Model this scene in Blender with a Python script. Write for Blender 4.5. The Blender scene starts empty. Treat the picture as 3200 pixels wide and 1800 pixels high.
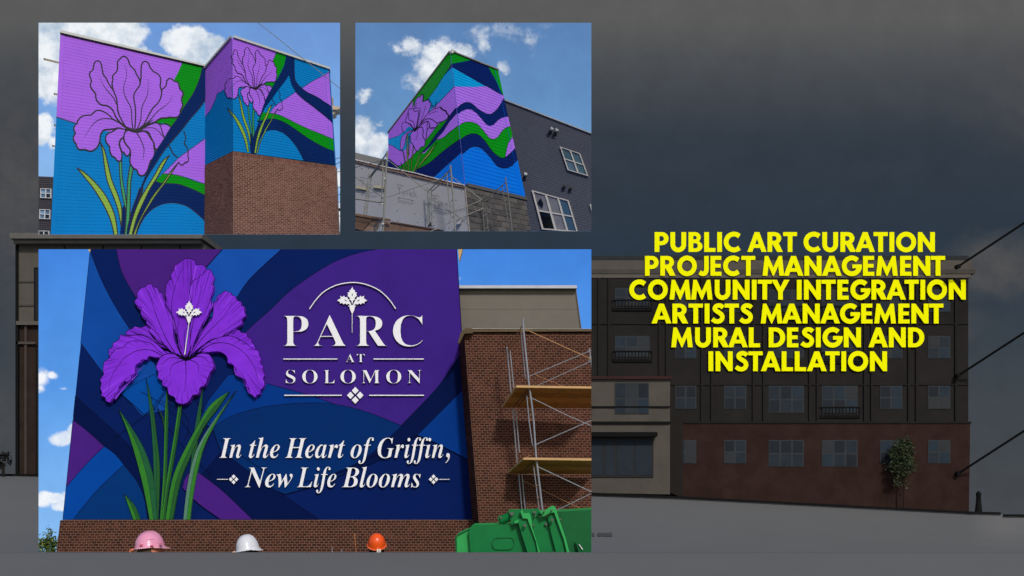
import bpy, bmesh, math, random
from mathutils import Vector
from mathutils.geometry import tessellate_polygon
random.seed(7)
R = math.radians
S = bpy.context.scene
COL = S.collection

# ---------------------------------------------------------------- camera
F = 1600 / math.tan(R(25))          # focal length in photo pixels (photo is 3200 wide)
CX, HY, CZ = 1600.0, 1470.0, 2.2
cam = bpy.data.cameras.new('camera')
cam.sensor_width = 36; cam.angle = R(50)
cam.shift_y = (HY - 900) / 3200
cam.clip_start = 0.5; cam.clip_end = 6000
camo = bpy.data.objects.new('camera', cam)
camo.location = (0, 0, CZ); camo.rotation_euler = (R(90), 0, 0)
COL.objects.link(camo); S.camera = camo

# ---------------------------------------------------------------- light
SUN_DIR = Vector((-0.28, 0.80, -0.62)).normalized()      # the way sunlight travels
world = bpy.data.worlds.new('World'); S.world = world; world.use_nodes = True
wn = world.node_tree
bgn = wn.nodes['Background']
skt = wn.nodes.new('ShaderNodeTexSky'); skt.sky_type = 'NISHITA'; skt.sun_disc = False
skt.sun_elevation = math.asin(-SUN_DIR.z)
skt.sun_rotation = math.atan2(-SUN_DIR.x, -SUN_DIR.y)
skt.air_density = 1.0; skt.dust_density = 1.6
wn.links.new(skt.outputs[0], bgn.inputs[0]); bgn.inputs[1].default_value = 0.10
sun = bpy.data.lights.new('sun', 'SUN'); sun.energy = 2.2; sun.angle = R(5); sun.color = (1.0, 0.955, 0.89)
suno = bpy.data.objects.new('sun', sun)
suno.rotation_euler = (-SUN_DIR).to_track_quat('Z', 'Y').to_euler(); suno.location = (20, -20, 40)
COL.objects.link(suno)
S.view_settings.view_transform = 'Standard'; S.view_settings.look = 'None'
S.view_settings.exposure = 0.0; S.view_settings.gamma = 1.0; S.view_settings.use_curve_mapping = False

# ---------------------------------------------------------------- helpers
def ray(px, py): return Vector(((px - CX) / F, 1.0, (HY - py) / F))
def P(px, py, d): return ray(px, py) * d + Vector((0, 0, CZ))
def pix(v): return (CX + F * v.x / v.y, HY - F * (v.z - CZ) / v.y)
def Zc(pts, ox, oy, sc): return [(ox + x / sc, oy + y / sc) for x, y in pts]
def pts(s):
    n = [float(t) for t in s.replace('(', ' ').replace(')', ' ').replace(',', ' ').split()]
    return list(zip(n[::2], n[1::2]))
FR = {'A': (120, 70, 4.2607), 'B': (380, 70, 4.2607), 'C': (120, 400, 4.2607), 'D': (380, 400, 4.2607),
      'E': (630, 90, 5.174), 'f': (840, 90, 5.174), 'G': (630, 330, 5.174), 'H': (840, 330, 3.534),
      'Z': (100, 50, 2.07), 'J': (1200, 120, 4.2607), 'K': (1380, 120, 4.2607), 'L': (1100, 440, 4.996),
      'M': (1370, 400, 4.389), 'N': (1560, 290, 3.293), 'Q': (1200, 280, 4.829), 'I': (1090, 50, 2.1),
      'R': (110, 770, 2.898), 'S': (300, 800, 4.262), 'T': (520, 800, 2.898), 'U': (180, 1180, 2.587),
      'V': (860, 850, 3.22), 'W': (660, 1340, 3.22), 'X': (1400, 860, 3.15), 'Y': (1400, 1300, 3.293),
      'p': (100, 760, 1.4636), 'q': (850, 760, 1.4636), 'b': (1840, 700, 1.317), 'l': (0, 700, 1.3175)}
def T_(s):
    """'A 1,2 3,4 B 5,6' -> photo pixels, each letter naming the traced sheet"""
    out, fr = [], (0, 0, 1)
    for t in s.replace('(', ' ').replace(')', ' ').split():
        if t in FR: fr = FR[t]
        elif t == '@': fr = (0, 0, 1)
        else:
            x, y = t.split(','); out.append((fr[0] + float(x) / fr[2], fr[1] + float(y) / fr[2]))
    return out
def catmull(p, closed=False, k=4):
    n = len(p); out = []
    rng = range(n) if closed else range(n - 1)
    for i in rng:
        if closed: a, b, c, d = p[i - 1], p[i], p[(i + 1) % n], p[(i + 2) % n]
        else: a, b, c, d = p[max(i - 1, 0)], p[i], p[i + 1], p[min(i + 2, n - 1)]
        for j in range(k):
            t = j / k; t2 = t * t; t3 = t2 * t
            out.append(tuple(0.5 * (2 * b[q] + (c[q] - a[q]) * t + (2 * a[q] - 5 * b[q] + 4 * c[q] - d[q]) * t2
                                    + (3 * b[q] - a[q] - 3 * c[q] + d[q]) * t3) for q in (0, 1)))
    if not closed: out.append(tuple(p[-1]))
    return out

def lin(c):
    c = c / 255.0
    return c / 12.92 if c <= 0.04045 else ((c + 0.055) / 1.055) ** 2.4
GAIN = 1.0
MATS = {}
def mat(name, rgb, rough=0.8, spec=0.25, var=0.12, scale=1.5, bump=0.0, metal=0.0, gain=None, fine=0.0):
    """procedural painted/rough surface: base colour with soft mottling and optional fine grain"""
    if name in MATS: return MATS[name]
    m = bpy.data.materials.new(name); m.use_nodes = True; nt = m.node_tree; N = nt.nodes; Lk = nt.links
    b = N['Principled BSDF']; g = gain or GAIN
    col = [min(0.92, lin(c) / g) for c in rgb]
    b.inputs['Roughness'].default_value = rough; b.inputs['Specular IOR Level'].default_value = spec
    b.inputs['Metallic'].default_value = metal
    geo = N.new('ShaderNodeNewGeometry')
    nz = N.new('ShaderNodeTexNoise'); nz.inputs['Scale'].default_value = scale; nz.inputs['Detail'].default_value = 6
    nz.inputs['Roughness'].default_value = 0.65
    Lk.new(geo.outputs['Position'], nz.inputs['Vector'])
    mr = N.new('ShaderNodeMapRange'); mr.inputs[1].default_value = 0.3; mr.inputs[2].default_value = 0.7
    mr.inputs[3].default_value = 1 - var; mr.inputs[4].default_value = 1 + var
    Lk.new(nz.outputs['Fac'], mr.inputs[0])
    val = mr.outputs[0]
    if fine:
        n2 = N.new('ShaderNodeTexNoise'); n2.inputs['Scale'].default_value = 40; n2.inputs['Detail'].default_value = 3
        Lk.new(geo.outputs['Position'], n2.inputs['Vector'])
        m2 = N.new('ShaderNodeMapRange'); m2.inputs[1].default_value = 0.3; m2.inputs[2].default_value = 0.7
        m2.inputs[3].default_value = 1 - fine; m2.inputs[4].default_value = 1 + fine
        Lk.new(n2.outputs['Fac'], m2.inputs[0])
        mm = N.new('ShaderNodeMath'); mm.operation = 'MULTIPLY'; Lk.new(val, mm.inputs[0]); Lk.new(m2.outputs[0], mm.inputs[1]); val = mm.outputs[0]
    vm = N.new('ShaderNodeVectorMath'); vm.operation = 'SCALE'
    vm.inputs[0].default_value = col; Lk.new(val, vm.inputs['Scale'])
    Lk.new(vm.outputs[0], b.inputs['Base Color'])
    if bump:
        bp = N.new('ShaderNodeBump'); bp.inputs['Strength'].default_value = bump; bp.inputs['Distance'].default_value = 0.02
        n3 = N.new('ShaderNodeTexNoise'); n3.inputs['Scale'].default_value = 25; n3.inputs['Detail'].default_value = 4
        Lk.new(geo.outputs['Position'], n3.inputs['Vector']); Lk.new(n3.outputs['Fac'], bp.inputs['Height'])
        Lk.new(bp.outputs[0], b.inputs['Normal'])
    MATS[name] = m
    return m

WPOS = {}
CLIP = {}
CUR = [None]           # the picture frame the things being built belong to
def tag(o, label=None, cat=None, group=None, kind=None):
    if label: o['label'] = label
    if cat: o['category'] = cat
    if group: o['group'] = group
    if kind: o['kind'] = kind
    return o
def thing(name, label, cat, loc, group=None):
    o = bpy.data.objects.new(name, None); o.empty_display_size = 0.3
    COL.objects.link(o); o.location = loc; WPOS[o.name] = Vector(loc)
    return tag(o, label, cat, group)
class MB:
    def __init__(s): s.v = []; s.f = []; s.m = []; s.mats = []; s.smooth = False
    def mi(s, m):
        if m not in s.mats: s.mats.append(m)
        return s.mats.index(m)
    def face(s, vs, m):
        n = len(s.v); s.v += [Vector(v) for v in vs]; s.f.append(tuple(range(n, n + len(vs)))); s.m.append(s.mi(m))
    def hexa(s, a, b, m, cap=True):
        """a: 4 front corners, b: 4 back corners (same order)"""
        n = len(s.v); s.v += [Vector(v) for v in a] + [Vector(v) for v in b]; k = s.mi(m)
        fs = [(0, 1, 2, 3), (0, 4, 5, 1), (1, 5, 6, 2), (2, 6, 7, 3), (3, 7, 4, 0)]
        if cap: fs.append((7, 6, 5, 4))
        for f in fs: s.f.append(tuple(n + i for i in f)); s.m.append(k)
    def bar(s, a, b, r, m, n=7, r2=None):
        a = Vector(a); b = Vector(b); d = (b - a)
        if d.length < 1e-6: return
        d.normalize(); u = d.orthogonal().normalized(); w = d.cross(u); r2 = r if r2 is None else r2
        k = len(s.v); km = s.mi(m)
        for q, rr in ((a, r), (b, r2)):
            for i in range(n):
                t = 2 * math.pi * i / n; s.v.append(q + (u * math.cos(t) + w * math.sin(t)) * rr)
        for i in range(n):
            j = (i + 1) % n; s.f.append((k + i, k + j, k + n + j, k + n + i)); s.m.append(km)
        s.f.append(tuple(k + i for i in reversed(range(n)))); s.m.append(km)
        s.f.append(tuple(k + n + i for i in range(n))); s.m.append(km)
    def path(s, ps, r, m, n=7):
        for a, b in zip(ps[:-1], ps[1:]): s.bar(a, b, r, m, n)
    def prism(s, loops, m, fr, bk, side=None):
        """loops: list of 2-D loops (first outer); fr/bk map a 2-D point to 3-D front/back"""
        tri = tessellate_polygon([[Vector((x, y, 0)) for x, y in L] for L in loops])
        flat = [p for L in loops for p in L]; k = len(s.v); n = len(flat)
        s.v += [Vector(fr(*p)) for p in flat]; km = s.mi(m); ks = s.mi(side or m)
        for t in tri: s.f.append(tuple(k + i for i in t)); s.m.append(km)
        if bk:
            s.v += [Vector(bk(*p)) for p in flat]
            o = 0
            for L in loops:
                for i in range(len(L)):
                    j = (i + 1) % len(L); s.f.append((k + o + i, k + o + j, k + n + o + j, k + n + o + i)); s.m.append(ks)
                o += len(L)
            for t in tri: s.f.append(tuple(k + n + i for i in reversed(t))); s.m.append(km)
    def build(s, name, parent=None, smooth=False, keep=False):
        if not s.v: return None
        # orient faces consistently towards the viewer side where flat
        mn = Vector((0, 0, 0))
        for v in s.v: mn += v
        mn /= len(s.v)
        me = bpy.data.meshes.new(name)
        me.from_pydata([v - mn for v in s.v], [], s.f)
        for m in s.mats: me.materials.append(m)
        me.polygons.foreach_set('material_index', s.m)
        if smooth: me.polygons.foreach_set('use_smooth', [True] * len(s.f))
        me.update()
        o = bpy.data.objects.new(name, me); COL.objects.link(o); WPOS[o.name] = mn.copy()
        if parent: o.parent = parent; o.location = mn - WPOS[parent.name]
        else: o.location = mn
        if CUR[0]: CLIP[o.name] = CUR[0]
        return o

class Quad:
    """a flat wall whose four corners are seen at four photo pixels (TL,TR,BR,BL); depths at TL,TR,BL fix its plane"""
    def __init__(s, c, d):
        s.c = c
        A, B, D = P(*c[0], d[0]), P(*c[1], d[1]), P(*c[3], d[2])
        s.n = (B - A).cross(D - A).normalized(); s.A = A
        if s.n.y > 0: s.n = -s.n
        (x0, y0), (x1, y1), (x2, y2), (x3, y3) = c
        sx = x0 - x1 + x2 - x3; sy = y0 - y1 + y2 - y3
        dx1, dx2, dy1, dy2 = x1 - x2, x3 - x2, y1 - y2, y3 - y2
        det = dx1 * dy2 - dx2 * dy1
        g = (sx * dy2 - dx2 * sy) / det; h = (dx1 * sy - sx * dy1) / det
        s.H = (x1 - x0 + g * x1, x3 - x0 + h * x3, x0, y1 - y0 + g * y1, y3 - y0 + h * y3, y0, g, h, 1.0)
        a, b, cc, d_, e, f, g, h, i = s.H
        s.I = (e * i - f * h, cc * h - b * i, b * f - cc * e, f * g - d_ * i, a * i - cc * g, cc * d_ - a * f,
               d_ * h - e * g, b * g - a * h, a * e - b * d_)
    def px(s, u, v):
        H = s.H; w = H[6] * u + H[7] * v + 1
        return ((H[0] * u + H[1] * v + H[2]) / w, (H[3] * u + H[4] * v + H[5]) / w)
    def uv(s, x, y):
        I = s.I; w = I[6] * x + I[7] * y + I[8]
        return ((I[0] * x + I[1] * y + I[2]) / w, (I[3] * x + I[4] * y + I[5]) / w)
    def on(s, x, y, h=0.0):
        r = ray(x, y); o = Vector((0, 0, CZ))
        t = (s.A - o).dot(s.n) / r.dot(s.n)
        v = o + r * t
        return v + s.n * h if h >= 0 else v + Vector((0, -h, 0))
    def at(s, u, v, h=0.0): return s.on(*s.px(u, v), h)
    def depth(s, x, y): return s.on(x, y).y
class Flat:
    def __init__(s, d): s.d = d
    def on(s, x, y, h=0.0): return P(x, y, s.d) - Vector((0, h, 0))

def inside(p, L):
    c = False; n = len(L)
    for i in range(n):
        (x0, y0), (x1, y1) = L[i], L[i - 1]
        if (y0 > p[1]) != (y1 > p[1]) and p[0] < (x1 - x0) * (p[1] - y0) / (y1 - y0) + x0: c = not c
    return c
def slab(name, parent, loops, surf, h0, h1, m, side=None):
    """raised flat shape on a surface, from height h0 (back) to h1 (front)"""
    if isinstance(loops[0][0], (int, float)): loops = [loops]
    b = MB()
    outs = [L for L in loops if not any(M_ is not L and inside(L[0], M_) for M_ in loops)]
    for O in outs:
        b.prism([O] + [L for L in loops if L is not O and inside(L[0], O)], m, lambda x, y: surf.on(x, y, h1), (lambda x, y: surf.on(x, y, h0)) if h0 is not None else None, side)
    return b.build(name, parent)
def ribbon(p, w, closed=False, w1=None, wm=None):
    """stroke as quads in pixel space. w start width, w1 end width, wm middle width"""
    n = len(p); out = []; L = []; acc = 0
    for i in range(n):
        if closed: a, c = p[i - 1], p[(i + 1) % n]
        else: a, c = p[max(i - 1, 0)], p[min(i + 1, n - 1)]
        dx, dy = c[0] - a[0], c[1] - a[1]; l = math.hypot(dx, dy) or 1
        t = i / (n - 1) if n > 1 else 0
        if w1 is None: ww = w
        elif wm is None: ww = w + (w1 - w) * t
        else: ww = (w + (wm - w) * t * 2) if t < .5 else (wm + (w1 - wm) * (t * 2 - 1))
        nx, ny = -dy / l * ww / 2, dx / l * ww / 2
        L.append(((p[i][0] + nx, p[i][1] + ny), (p[i][0] - nx, p[i][1] - ny)))
    rng = range(n) if closed else range(n - 1)
    for i in rng:
        j = (i + 1) % n
        out.append([L[i][0], L[j][0], L[j][1], L[i][1]])
    return out
class Art:
    """painted picture: list of convex pieces in photo pixels, later pieces on top"""
    def __init__(s): s.p = []; s.layer = 0
    def fill(s, p, m, smooth=True, line=None, lw=1.3, k=4):
        if isinstance(p, str): p = T_(p)
        if smooth: p = catmull(p, True, k)
        s.layer += 1
        for t in tessellate_polygon([[Vector((x, y, 0)) for x, y in p]]): s.p.append(([p[i] for i in t], m, s.layer))
        if line: s.line(p, lw, line, closed=True, smooth=False)
    def line(s, p, w, m, closed=False, w1=None, wm=None, smooth=True, k=4):
        if isinstance(p, str): p = T_(p)
        if smooth: p = catmull(p, closed, k)
        s.layer += 1
        for q in ribbon(p, w, closed, w1, wm): s.p.append((q, m, s.layer))
def clip1(poly, ax, lim, keep_less):
    out = []; n = len(poly)
    for i in range(n):
        a, b = poly[i], poly[(i + 1) % n]
        ia = (a[ax] <= lim) if keep_less else (a[ax] >= lim); ib = (b[ax] <= lim) if keep_less else (b[ax] >= lim)
        if ia: out.append(a)
        if ia != ib:
            t = (lim - a[ax]) / (b[ax] - a[ax]); q = [a[0] + (b[0] - a[0]) * t, a[1] + (b[1] - a[1]) * t]; q[ax] = lim; out.append(tuple(q))
    return out
def siding(q, parent, n, base, art=None, lap=0.010, name='siding_board', lift=0.0003, trims=()):
    """n lap boards down the wall q, each one object, with the painting's pieces cut to each board"""
    pc = []
    if art:
        for poly, m, ly in art.p:
            uvp = [q.uv(*p) for p in poly]
            uvp = clip1(clip1(uvp, 0, 0, False), 0, 1, True) if uvp else uvp
            if len(uvp) < 3: continue
            vs = [p[1] for p in uvp]
            if max(vs) <= 0 or min(vs) >= 1: continue
            pc.append((min(vs), max(vs), uvp, m, ly))
    for i in range(n):
        v0, v1 = i / n, (i + 1) / n; b = MB()
        def hh(v, e=0.0): return 0.004 + (lap - 0.004) * (v - v0) / (v1 - v0) + e
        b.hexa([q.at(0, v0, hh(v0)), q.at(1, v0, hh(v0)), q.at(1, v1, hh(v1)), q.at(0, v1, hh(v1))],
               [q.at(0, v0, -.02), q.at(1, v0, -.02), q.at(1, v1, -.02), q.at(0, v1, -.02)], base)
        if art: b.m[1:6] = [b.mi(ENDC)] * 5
        for a, z, uvp, m, ly in pc:
            if z <= v0 or a >= v1: continue
            c0 = clip1(clip1(uvp, 1, v0, False), 1, v1, True)
            if len(c0) < 3: continue
            e = lift * ly; us = [p[0] for p in c0]; ka, kb = int(min(us) * 12), int(max(us) * 12 - 1e-9)
            for kk in range(ka, kb + 1):
                c = c0 if ka == kb else clip1(clip1(c0, 0, kk / 12, False), 0, (kk + 1) / 12, True)
                if len(c) < 3: continue
                b.face([q.at(u, v, hh(v, e)) for u, v in c], m)
                for k in range(len(c)):
                    s, t = c[k], c[(k + 1) % len(c)]
                    if abs(s[1] - v1) < 1e-9 and abs(t[1] - v1) < 1e-9 and abs(s[0] - t[0]) > 1e-6:
                        b.face([q.at(s[0], v1, hh(v1, e)), q.at(t[0], v1, hh(v1, e)), q.at(t[0], v1, -.002 - e), q.at(s[0], v1, -.002 - e)], m)
        b.build(name, parent)
    # upright trim boards at the ends
    for (u0, u1) in trims:
        b = MB(); h = lap + .008
        b.hexa([q.at(u0, 0, h), q.at(u1, 0, h), q.at(u1, 1, h), q.at(u0, 1, h)],
               [q.at(u0, 0, 0), q.at(u1, 0, 0), q.at(u1, 1, 0), q.at(u0, 1, 0)], base)
        for a, z, uvp, m, ly in pc:
            c = clip1(clip1(clip1(clip1(uvp, 0, u0, False), 0, u1, True), 1, 0, False), 1, 1, True)
            if len(c) < 3: continue
            e = lift * ly
            b.face([q.at(u, v, h + e) for u, v in c], m)
        b.build('corner_board', parent)

def brick_list(q, rows, cols, mats, h=.012, gu=.06, gv=.14, bond=True, soldier=0, rect=None, u1lim=1.0):
    out = []
    x0, y0, x1, y1 = rect or CUR[0]
    v = 0.0; dv = 1.0 / rows; r = 0
    while v < 1 - 1e-6:
        sold = r < soldier
        dvv = dv * 2.4 if sold else dv; du = (1.0 / cols) * (0.42 if sold else 1)
        off = -0.5 * du if (r % 2 and bond and not sold) else 0.0
        k = 0
        while off + k * du < 1:
            a, c = max(0, off + k * du), min(1, off + (k + 1) * du); k += 1
            if c - a < du * .2: continue
            ga, gb = du * gu / 2, dv * gv / 2
            U0, U1, V0, V1 = a + ga, c - ga, v + gb, min(1, v + dvv) - gb
            cs = [q.px(U0, V0), q.px(U1, V0), q.px(U1, V1), q.px(U0, V1)]
            if max(p[0] for p in cs) < x0 or min(p[0] for p in cs) > x1 or max(p[1] for p in cs) < y0 or min(p[1] for p in cs) > y1: continue
            ar = abs((cs[2][0] - cs[0][0]) * (cs[3][1] - cs[1][1]) - (cs[3][0] - cs[1][0]) * (cs[2][1] - cs[0][1])) / 2
            out.append((ar, q, U0, U1, V0, V1, random.choice(mats), h * random.uniform(.7, 1.2)))
        v += dvv; r += 1
    return out
def add_brick(b, t):
    _, q, U0, U1, V0, V1, m, h = t
    b.hexa([q.at(U0, V0, h), q.at(U1, V0, h), q.at(U1, V1, h), q.at(U0, V1, h)],
           [q.at(U0, V0, 0), q.at(U1, V0, 0), q.at(U1, V1, 0), q.at(U0, V1, 0)], m, cap=False)
def emit_bricks(parent, L, name='brick', limit=300):
    L = sorted(L, key=lambda t: -t[0])
    for t in L[:limit]:
        b = MB(); add_brick(b, t); b.build(name, parent)
    if len(L) > limit:
        b = MB()
        for t in L[limit:]: add_brick(b, t)
        o = b.build('brickwork' if name == 'brick' else 'blockwork', parent); o['kind'] = 'stuff'
def backing(name, parent, q, m, th=.25, uv=(0, 1, 0, 1)):
    b = MB(); a, c, e, f = uv
    b.hexa([q.at(a, e), q.at(c, e), q.at(c, f), q.at(a, f)], [q.at(a, e, -th), q.at(c, e, -th), q.at(c, f, -th), q.at(a, f, -th)], m)
    return b.build(name, parent)

# ---------------------------------------------------------------- skies
def sky_mat(name, d, base, blobs, light=(238, 243, 250), dark=(176, 190, 210), amp=1.0, lo=.30, hi=.62, nscale=1.6, warp=.35, strength=1.0, seed=0.0):
    m = bpy.data.materials.new(name); m.use_nodes = True; nt = m.node_tree; N = nt.nodes; Lk = nt.links
    for n in list(N): N.remove(n)
    out = N.new('ShaderNodeOutputMaterial'); em = N.new('ShaderNodeEmission'); Lk.new(em.outputs[0], out.inputs[0])
    em.inputs[1].default_value = strength
    geo = N.new('ShaderNodeNewGeometry'); sep = N.new('ShaderNodeSeparateXYZ'); Lk.new(geo.outputs['Position'], sep.inputs[0])
    def M(op, a, b=None, clamp=False):
        n = N.new('ShaderNodeMath'); n.operation = op; n.use_clamp = clamp
        for i, v in enumerate((a, b)):
            if v is None: continue
            if isinstance(v, (int, float)): n.inputs[i].default_value = v
            else: Lk.new(v, n.inputs[i])
        return n.outputs[0]
    # metres on the backdrop, expressed in hundreds of photo pixels
    X = M('ADD', M('MULTIPLY', sep.outputs[0], F / d / 100), CX / 100)
    Y = M('ADD', M('MULTIPLY', sep.outputs[2], -F / d / 100), (HY + CZ * F / d) / 100)
    cb = N.new('ShaderNodeCombineXYZ'); Lk.new(X, cb.inputs[0]); Lk.new(Y, cb.inputs[1]); cb.inputs[2].default_value = seed
    def noise(sc, det=8, rough=.62, w=0.0):
        n = N.new('ShaderNodeTexNoise'); n.inputs['Scale'].default_value = sc; n.inputs['Detail'].default_value = det
        n.inputs['Roughness'].default_value = rough; n.inputs['Distortion'].default_value = w
        Lk.new(cb.outputs[0], n.inputs['Vector']); return n
    wz = noise(1.3, 4)
    wv = N.new('ShaderNodeVectorMath'); wv.operation = 'SUBTRACT'; Lk.new(wz.outputs['Color'], wv.inputs[0]); wv.inputs[1].default_value = (.5, .5, .5)
    ws = N.new('ShaderNodeVectorMath'); ws.operation = 'SCALE'; Lk.new(wv.outputs[0], ws.inputs[0]); ws.inputs['Scale'].default_value = warp
    wp = N.new('ShaderNodeVectorMath'); wp.operation = 'ADD'; Lk.new(cb.outputs[0], wp.inputs[0]); Lk.new(ws.outputs[0], wp.inputs[1])
    acc = None
    for cx, cy, rx, ry, w in blobs:
        s = N.new('ShaderNodeVectorMath'); s.operation = 'SUBTRACT'; Lk.new(wp.outputs[0], s.inputs[0]); s.inputs[1].default_value = (cx / 100, cy / 100, seed)
        q = N.new('ShaderNodeVectorMath'); q.operation = 'MULTIPLY'; Lk.new(s.outputs[0], q.inputs[0]); q.inputs[1].default_value = (100 / rx, 100 / ry, 0)
        l = N.new('ShaderNodeVectorMath'); l.operation = 'LENGTH'; Lk.new(q.outputs[0], l.inputs[0])
        v = M('MULTIPLY', M('SUBTRACT', 1.0, l.outputs['Value'], True), w * 1.5)
        acc = v if acc is None else M('MAXIMUM', acc, v)
    if acc is None: acc = M('MULTIPLY', X, 0.0)
    nf = noise(nscale, 9, .66)
    nn = M('MULTIPLY', M('SUBTRACT', nf.outputs['Fac'], .5), amp)
    gate = M('MINIMUM', M('MULTIPLY', acc, 3.0), 1.0)
    den = M('ADD', acc, M('MULTIPLY', nn, gate))
    mk = N.new('ShaderNodeMapRange'); mk.interpolation_type = 'SMOOTHSTEP'; mk.inputs[1].default_value = lo; mk.inputs[2].default_value = hi
    Lk.new(den, mk.inputs[0])
    # clear sky: vertical ramp
    y0, y1 = base[0][0], base[-1][0]
    rp = N.new('ShaderNodeMapRange'); rp.inputs[1].default_value = y0 / 100; rp.inputs[2].default_value = y1 / 100; Lk.new(Y, rp.inputs[0])
    cr = N.new('ShaderNodeValToRGB'); Lk.new(rp.outputs[0], cr.inputs[0])
    for i, (yy, c) in enumerate(base):
        t = (yy - y0) / (y1 - y0)
        e = cr.color_ramp.elements[i] if i < 2 and len(base) >= 2 else cr.color_ramp.elements.new(t)
        e.position = t; e.color = [lin(k) for k in c] + [1]
    hz = noise(.9, 3); hv = N.new('ShaderNodeMapRange'); hv.inputs[1].default_value = .3; hv.inputs[2].default_value = .7; hv.inputs[3].default_value = .94; hv.inputs[4].default_value = 1.06
    Lk.new(hz.outputs['Fac'], hv.inputs[0])
    bs = N.new('ShaderNodeVectorMath'); bs.operation = 'SCALE'; Lk.new(cr.outputs[0], bs.inputs[0]); Lk.new(hv.outputs[0], bs.inputs['Scale'])
    sh = noise(1.5, 7, .6)
    sm = N.new('ShaderNodeMapRange'); sm.inputs[1].default_value = .32; sm.inputs[2].default_value = .6; Lk.new(sh.outputs['Fac'], sm.inputs[0])
    cm = N.new('ShaderNodeMix'); cm.data_type = 'RGBA'; Lk.new(sm.outputs[0], cm.inputs[0])
    cm.inputs[6].default_value = [lin(k) for k in dark] + [1]; cm.inputs[7].default_value = [lin(k) for k in light] + [1]
    fx = N.new('ShaderNodeMix'); fx.data_type = 'RGBA'; Lk.new(mk.outputs[0], fx.inputs[0]); Lk.new(bs.outputs[0], fx.inputs[6]); Lk.new(cm.outputs[2], fx.inputs[7])
    Lk.new(fx.outputs[2], em.inputs[0])
    return m
def backdrop(rect, d, m, name='sky', label=None):
    x0, y0, x1, y1 = rect; b = MB()
    b.hexa([P(x0, y0, d), P(x1, y0, d), P(x1, y1, d), P(x0, y1, d)],
           [P(x0, y0, d) + Vector((0, .008, 0)), P(x1, y0, d) + Vector((0, .008, 0)), P(x1, y1, d) + Vector((0, .008, 0)), P(x0, y1, d) + Vector((0, .008, 0))], m)
    o = b.build(name); o['kind'] = 'structure'
    if label: o['label'] = label
    return o
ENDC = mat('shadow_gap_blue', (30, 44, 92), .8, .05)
BLACK = mat('black_paint', (6, 6, 16), .6, var=.05)
# ================================================================= background: street with the dim apartment building
D0 = 60.0
def gbase(px):
    t = [(0, 1486), (1700, 1538), (1848, 1546), (2130, 1556), (3028, 1603), (3130, 1606), (3134, 1612), (3400, 1614)]
    if px <= t[0][0]: return t[0][1]
    for (a, ya), (b, yb) in zip(t[:-1], t[1:]):
        if px <= b: return ya + (yb - ya) * (px - a) / (b - a)
    return t[-1][1]
g = MB(); GM = mat('pavement_grey', (96, 96, 96), .95, .1, var=.03, scale=.35, gain=.80, bump=.05)
ds = [3, 8, 14, 18, 21.8, 22, 22.2, 23.5, 25, 30, 34, 37, 40, 43, 46, 52, 56, 60, 64, 72, 90, 140, 400, 1500, 4000]
xs = [-2400, -900, -300, 0, 200, 500, 900, 1300, 1700, 1848, 2130, 2500, 2800, 3028, 3130, 3134, 3400, 4200, 5600]
for d in ds:
    for x in xs:
        yb = gbase(x); z60 = CZ - (yb - HY) / F * D0
        lo_ = -.42
        t = min(1, max(0, (d - 34) / 26)); t = t * t * (3 - 2 * t)
        if d <= 22: z = .56 - .06 * (22 - max(d, 14))
        elif d < 25: z = .56 + (lo_ - .56) * (d - 22) / 3
        else: z = lo_ * (1 - t) + z60 * t
        if d > 60: z = z60 - min(d - 60, 340) * .06
        dd = min(d, 60) if d > 60 else d
        g.v.append(Vector(((x - CX) / F * (D0 + (d - D0) * (.25 if d > 60 else 1)) * (1 if d <= 140 else d / 60), d, z)))
nx = len(xs)
for i in range(len(ds) - 1):
    for j in range(nx - 1):
        g.f.append((i * nx + j, i * nx + j + 1, (i + 1) * nx + j + 1, (i + 1) * nx + j)); g.m.append(g.mi(GM))
go = g.build('ground', smooth=True); go['kind'] = 'structure'; go['label'] = 'flat grey pavement sloping down to the right'

bgsky = sky_mat('dull_sky', 110, [(-300, (93, 93, 93)), (60, (91, 91, 91)), (190, (76, 79, 83)), (420, (52, 60, 70)), (780, (44, 56, 69)), (1150, (61, 68, 75)), (1480, (68, 72, 77)), (1700, (70, 73, 78))],
                [(80, 600, 500, 700, .62), (3120, 830, 260, 150, .75), (-200, 1300, 500, 260, .6), (3260, 300, 420, 300, .5), (2980, 1010, 180, 90, .5)], light=(80, 80, 82), dark=(70, 72, 76), amp=.5, lo=.1, hi=.95, nscale=.5, warp=.9)
backdrop((-1400, -900, 4700, 1800), 110, bgsky, label='dull slate sky behind the dark apartment building')

DK = mat('dark_cladding', (38, 36, 35), .95, .06, var=.2, scale=.6, fine=.12)
DK2 = mat('dark_pilaster', (36, 34, 32), .95, .08, var=.1)
DKB = mat('dim_brick', (48, 34, 30), .95, .06, var=.26, scale=.9, fine=.25)
DKR = mat('dim_red_band', (58, 38, 36), .95, .08)
DST = mat('dim_stone', (80, 75, 69), .95, .08, var=.14, scale=.9, fine=.1)
DTR = mat('dim_trim', (90, 85, 79), .9, .08, var=.08)
DLN = mat('near_black_line', (20, 20, 21), .9, .08)
DGL = mat('dim_glass', (37, 44, 52), .6, .08, var=.15, scale=2)
DMU = mat('dim_mullion', (52, 56, 59), .8, .1)
RLM = mat('rail_dim', (33, 33, 34), .9, .05)
DGS = [DGL, DGL, mat('dim_glass_blue', (34, 45, 56), .5, .1, var=.2, scale=2), mat('dim_glass_blind', (50, 53, 56), .7, .05, var=.1), mat('dim_glass_deep', (28, 33, 40), .5, .1)]
FB = Flat(D0)
def pbox(name, par, x0, y0, x1, y1, d, th, m):
    return slab(name, par, [(x0, y0), (x1, y0), (x1, y1), (x0, y1)], Flat(d), -th, 0.0, m)
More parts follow.
